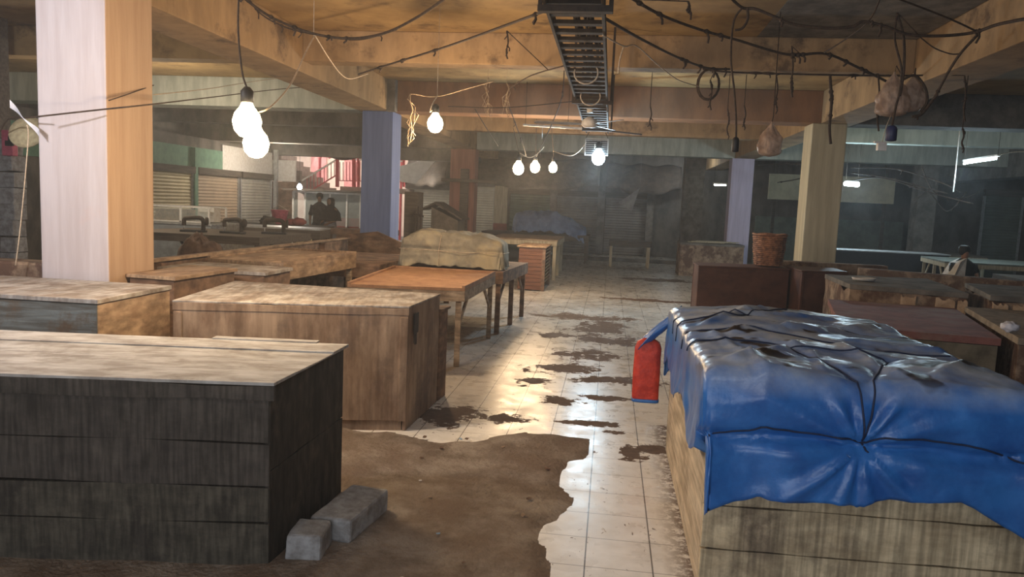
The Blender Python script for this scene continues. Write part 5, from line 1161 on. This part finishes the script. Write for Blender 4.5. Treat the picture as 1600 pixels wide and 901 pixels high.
# seated: fold the legs
dz = .43
JJ = {}
for n_, v in J.items():
    x, y, z, a, b_ = v
    if n_.startswith(('knee',)): x, y, z = x*1.3, -.40, .47
    elif n_.startswith('ankle'): x, y, z = x*1.2, -.42, .08
    elif n_.startswith('toe'): x, y, z = x*1.2, -.56, .03
    elif n_.startswith('hip'): x, y, z = x, -.04, .50
    elif n_[0:2] in ('el', 'wr') or n_.startswith(('palm', 'th')) or (n_[0] in 'fg' and n_[1].isdigit()): z = z+.14
    else: z = z-.36
    JJ[n_] = (x, y, z, a, b_)
figure('dark haired seated person with a white cloth over one shoulder in the right hall', (q.x+.18, 13.0, 0), .2, 1.55, JJ, E_, [
    ('jacket', garment([(.17, .46), (.17, .62), (.16, .75), (.18, .88), (.17, .95), (.10, 1.0), (.06, 1.03)], sy_=.72), m_black2),
    ('sleeve', sleeve((-.16, 0, .94), (-.2, -.045, .80), (.065, .058, .055)), m_black2), ('sleeve', sleeve((.16, 0, .94), (.2, -.045, .80), (.065, .058, .055)), m_black2),
    ('trousers', (lambda g: (g.tube([(-.09, -.02, .50), (-.115, -.36, .47), (-.11, -.38, .1)], [.09, .08, .06], 12), g.tube([(.09, -.02, .50), (.115, -.36, .47), (.11, -.38, .1)], [.09, .08, .06], 12))[1])(MB()), m_trouser),
    ('hair', garment([(.05, 1.08), (.082, 1.12), (.088, 1.17), (.08, 1.215), (.05, 1.24), (0, 1.245)], sy_=1.0, c=(0, .014, 0), amp=.02), m_hair),
    ('white_cloth', (lambda g: (g.add([(-.02, -.10, 1.04), (-.16, -.16, .98), (-.34, -.20, .55), (-.12, -.24, .50), (-.02, .12, 1.02), (-.17, .1, .95), (-.40, .08, .55), (-.15, .14, .52)],
        [(0, 1, 2, 3), (7, 6, 5, 4), (0, 4, 5, 1), (1, 5, 6, 2), (2, 6, 7, 3), (3, 7, 4, 0)]), g)[1])(MB()), m_white)])
st_ = thing('stool', 'low dark stool under the seated person in the right hall', 'stool', (q.x+.18, 13.02, 0))
g = MB(); g.box(-.17, .17, -.14, .16, .37, .40); g.build('seat', m_darkw, st_, bevel=.005)
for a in (-1, 1):
    for b_ in (-1, 1): g = MB(); g.box(a*.13-.02, a*.13+.02, b_*.11-.01, b_*.11+.03, 0, .369); g.build('leg', m_darkw, st_)

# ================================================================== GOODS at the left back
# glass display case on a blue grey counter
g0 = aty(242, 378, 12.5); g1 = aty(322, 378, 12.5)
t = thing('display_case', 'glass display case with white edges on the blue grey counter left of the machines', 'display case', (g0.x-.6, 12.6, 1.02)); Wd = g1.x-g0.x+.6
Hc = aty(242, 321, 12.5).z-1.02
g = MB()
for x in (0, Wd*.66, Wd): g.box(x-.015, x+.015, -.015, .015, 0, Hc); g.box(x-.015, x+.015, .585, .615, 0, Hc)
for z in (0.012, Hc): g.box(0, Wd, -.015, .015, z-.012, z+.012); g.box(0, Wd, .585, .615, z-.012, z+.012)
g.build('frame', m_white, t)
g = MB(); g.box(.02, Wd-.02, -.004, .004, .03, Hc-.02); g.build('glass_pane', m_glass, t)
g = MB(); g.box(.02, Wd-.02, .05, .55, Hc*.5, Hc*.5+.01); g.build('shelf', m_glass, t)
t2 = thing('goods_box', 'pale cardboard box inside the display case', 'box', (g0.x+.15, 12.9, 1.032)); g = MB(); g.box(-.3, .3, -.15, .15, 0, .2); g.build('carton', m_tan, t2, bevel=.005)
t2 = thing('goods_box', 'small pale carton standing near the right end of the display case', 'box', (g1.x-.15, 12.9, 1.032)); g = MB(); g.box(-.14, .14, -.12, .12, 0, .26); g.build('carton', m_white, t2, bevel=.005)
counter('grey_counter', 'blue grey counter with metal edge carrying the glass display case', (g1.x+.2, 12.3), (g1.x+.2, 13.4), (g0.x-1.4, 13.4), (g0.x-1.4, 12.3), 1.018, mf=mat('blue grey paint', (.25, .27, .28), (.18, .19, .2), nz=3, rough=.7), msd=m_cblock, mt=m_steel, ttop=.03)
# hunched brown covered heap
q = aty(300, 392, 9.2)
def heap(u, v):
    th = 2*math.pi*u; r_ = math.cos(v*math.pi/2)**.6; x = math.cos(th)*r_; y = math.sin(th)*r_
    z = math.sin(v*math.pi/2); k = 1+.16*noise.noise((x*2, y*2, z*3+4))+.05*abs(math.sin(th*6))
    return (x*.38*k, y*.3*k, z*.95*k)
g = MB(); g.grid(heap, 40, 20); solo('covered_heap', g, mat('brown sacking', (.18, .11, .075), (.10, .06, .045), nz=5, rough=.95, bump=.5), 'hunched heap covered in brown sacking in front of the blue grey counter', 'heap', loc=(q.x, 9.4, 0))
# machines on a table
table('machine_table', 'narrow dark table carrying old sewing machines at the left back', (-4.75, 9.9), (-4.7, 11.6), (-6.7, 11.6), (-6.9, 9.9), .98, m_darkw, m_darkw, leg=.06, apron=.08)
def machine(loc, label, rz=0, s_=.8):
    t = thing('sewing_machine', label, 'sewing machine', loc, rz, 'old sewing machines')
    g = MB(); g.box(-.22*s_, .22*s_, -.09*s_, .09*s_, 0, .04*s_); g.build('base', m_black2, t, bevel=.008)
    g = MB(); g.tube(spline([(.17*s_, 0, .03), (.17*s_, 0, .2*s_), (.10*s_, 0, .26*s_), (-.08*s_, 0, .25*s_), (-.16*s_, 0, .23*s_), (-.17*s_, 0, .12*s_)], 6), .038*s_, 10); g.build('arm', m_iron, t)
    g = MB(); g.tube([(.215*s_, 0, .2*s_), (.25*s_, 0, .2*s_)], .075*s_, 16); g.build('hand_wheel', m_iron, t)
    g = MB(); g.tube([(-.17*s_, 0, .12*s_), (-.17*s_, 0, .045*s_)], .008, 6); g.build('needle_bar', m_steel, t); return t
machine((-6.0, 10.4, .982), 'leftmost old sewing machine on the narrow dark table', .2); machine((-5.45, 10.5, .982), 'middle old sewing machine on the narrow dark table', -.1); machine((-5.0, 10.9, .982), 'rightmost old sewing machine on the narrow dark table', .3)
q = aty(437, 342, 16.0); t = thing('red_bucket', 'round pinkish red tub standing left of the glass kiosk', 'bucket', (q.x, 16.0, .93)); g = MB(); g.lathe([(.0, 0), (.13, 0), (.19, .30), (.2, .31), (.18, .31), (.12, .02)], 20); g.build('tub', m_pink, t); g = MB(); g.tube([(-.19, 0, .3), (0, -.05, .42), (.19, 0, .3)], .007, 6); g.build('handle', m_wirew, t)
table('long_table', 'long dark table with a pale edge left of the blue column', (-6.0, 15.4), (-6.1, 16.4), (-9.3, 16.4), (-9.2, 15.4), .925, m_darkw, m_darkw, leg=.07, apron=.12)
table('long_table', 'second long table with a bright front edge behind the wooden partition', (-5.3, 13.5), (-5.4, 14.3), (-7.9, 14.3), (-7.7, 13.5), .97, m_steel, m_darkw, leg=.07, apron=.16)
for k, (x, r_, lab) in enumerate(((455, .10, 'red wrapped bundle lying left of the two standing people'), (467, .12, 'larger dull red bundle beside the red wrapped one'))):
    q = aty(x, 352, 15.8); g = crumple(r_*1.3, r_, r_*.7, k+11, .25, 12); solo('cloth_bundle', g, mat('dull red cloth', (.35, .09, .08), (.22, .06, .06), nz=4, rough=.9), lab, 'bundle', loc=(q.x, 15.8, .93+r_*.62))
q = aty(418, 350, 15.8); solo('cloth_bundle', crumple(.16, .14, .10, 21, .4, 12), m_shirt_d, 'dark lumpy bundle in front of the grey corner shutter', 'bundle', loc=(q.x, 15.8, .99))
# litter in the foreground
random.seed(3)
m_lit = [m_white, mat('pale blue scrap', (.35, .5, .6), (.3, .4, .5), bump=0), m_tan, m_brown]
for k in range(46):
    x, y = random.uniform(-2.3, -.25), random.uniform(2.55, 4.9)
    if k < 14: x, y = random.uniform(-2.3, -1.0), random.uniform(2.5, 2.8)
    if x < -1.28 and y > 2.8-.16*(-1.3-x)-.05 or (x < -1.0 and 2.9 < y < 3.75): continue
    s_ = random.uniform(.006, .014); g = MB(); g.box(-s_, s_, -s_*.6, s_*.7, 0, s_*.5, j=s_*.25)
    solo('litter_scrap', g, m_lit[min(3, k % 5)], 'tiny scrap of litter on the earthy floor in the foreground', 'litter', 'litter scraps on the earthy floor', loc=(x, y, .018), rz=random.uniform(0, 3))

# ---- finer pieces belong to the part they sit on
SUB = {'letter': 'case', 'end_cap': 'batten', 'hand_wheel': 'arm', 'needle_bar': 'arm', 'socket': 'cord', 'string': 'cover', 'trim': 'bag_body', 'rim': 'tabletop', 'rim.wicker': 'woven_wall',
       'glass_pane': 'frame', 'tie': 'film', 'housing': 'curtain', 'window': 'facade', 'sloping_baluster_row': 'flight', 'baluster_row': 'landing', 'batten': 'front_panel', 'blade': 'motor', 'handle': 'tub', 'bracket': 'case', 'hair': 'body', 'suspension_wire': 'batten'}
for t in [o for o in S.objects if o.type == 'EMPTY']:
    kids = {c.name.split('.')[0]: c for c in t.children}
    for c in list(t.children):
        b = c.name.split('.')[0]; p = kids.get(SUB.get(b, ''))
        if p is not None and p is not c and p.parent is t and c.parent is t and not (b == 'batten' and 'front_panel' not in kids): c.parent = p
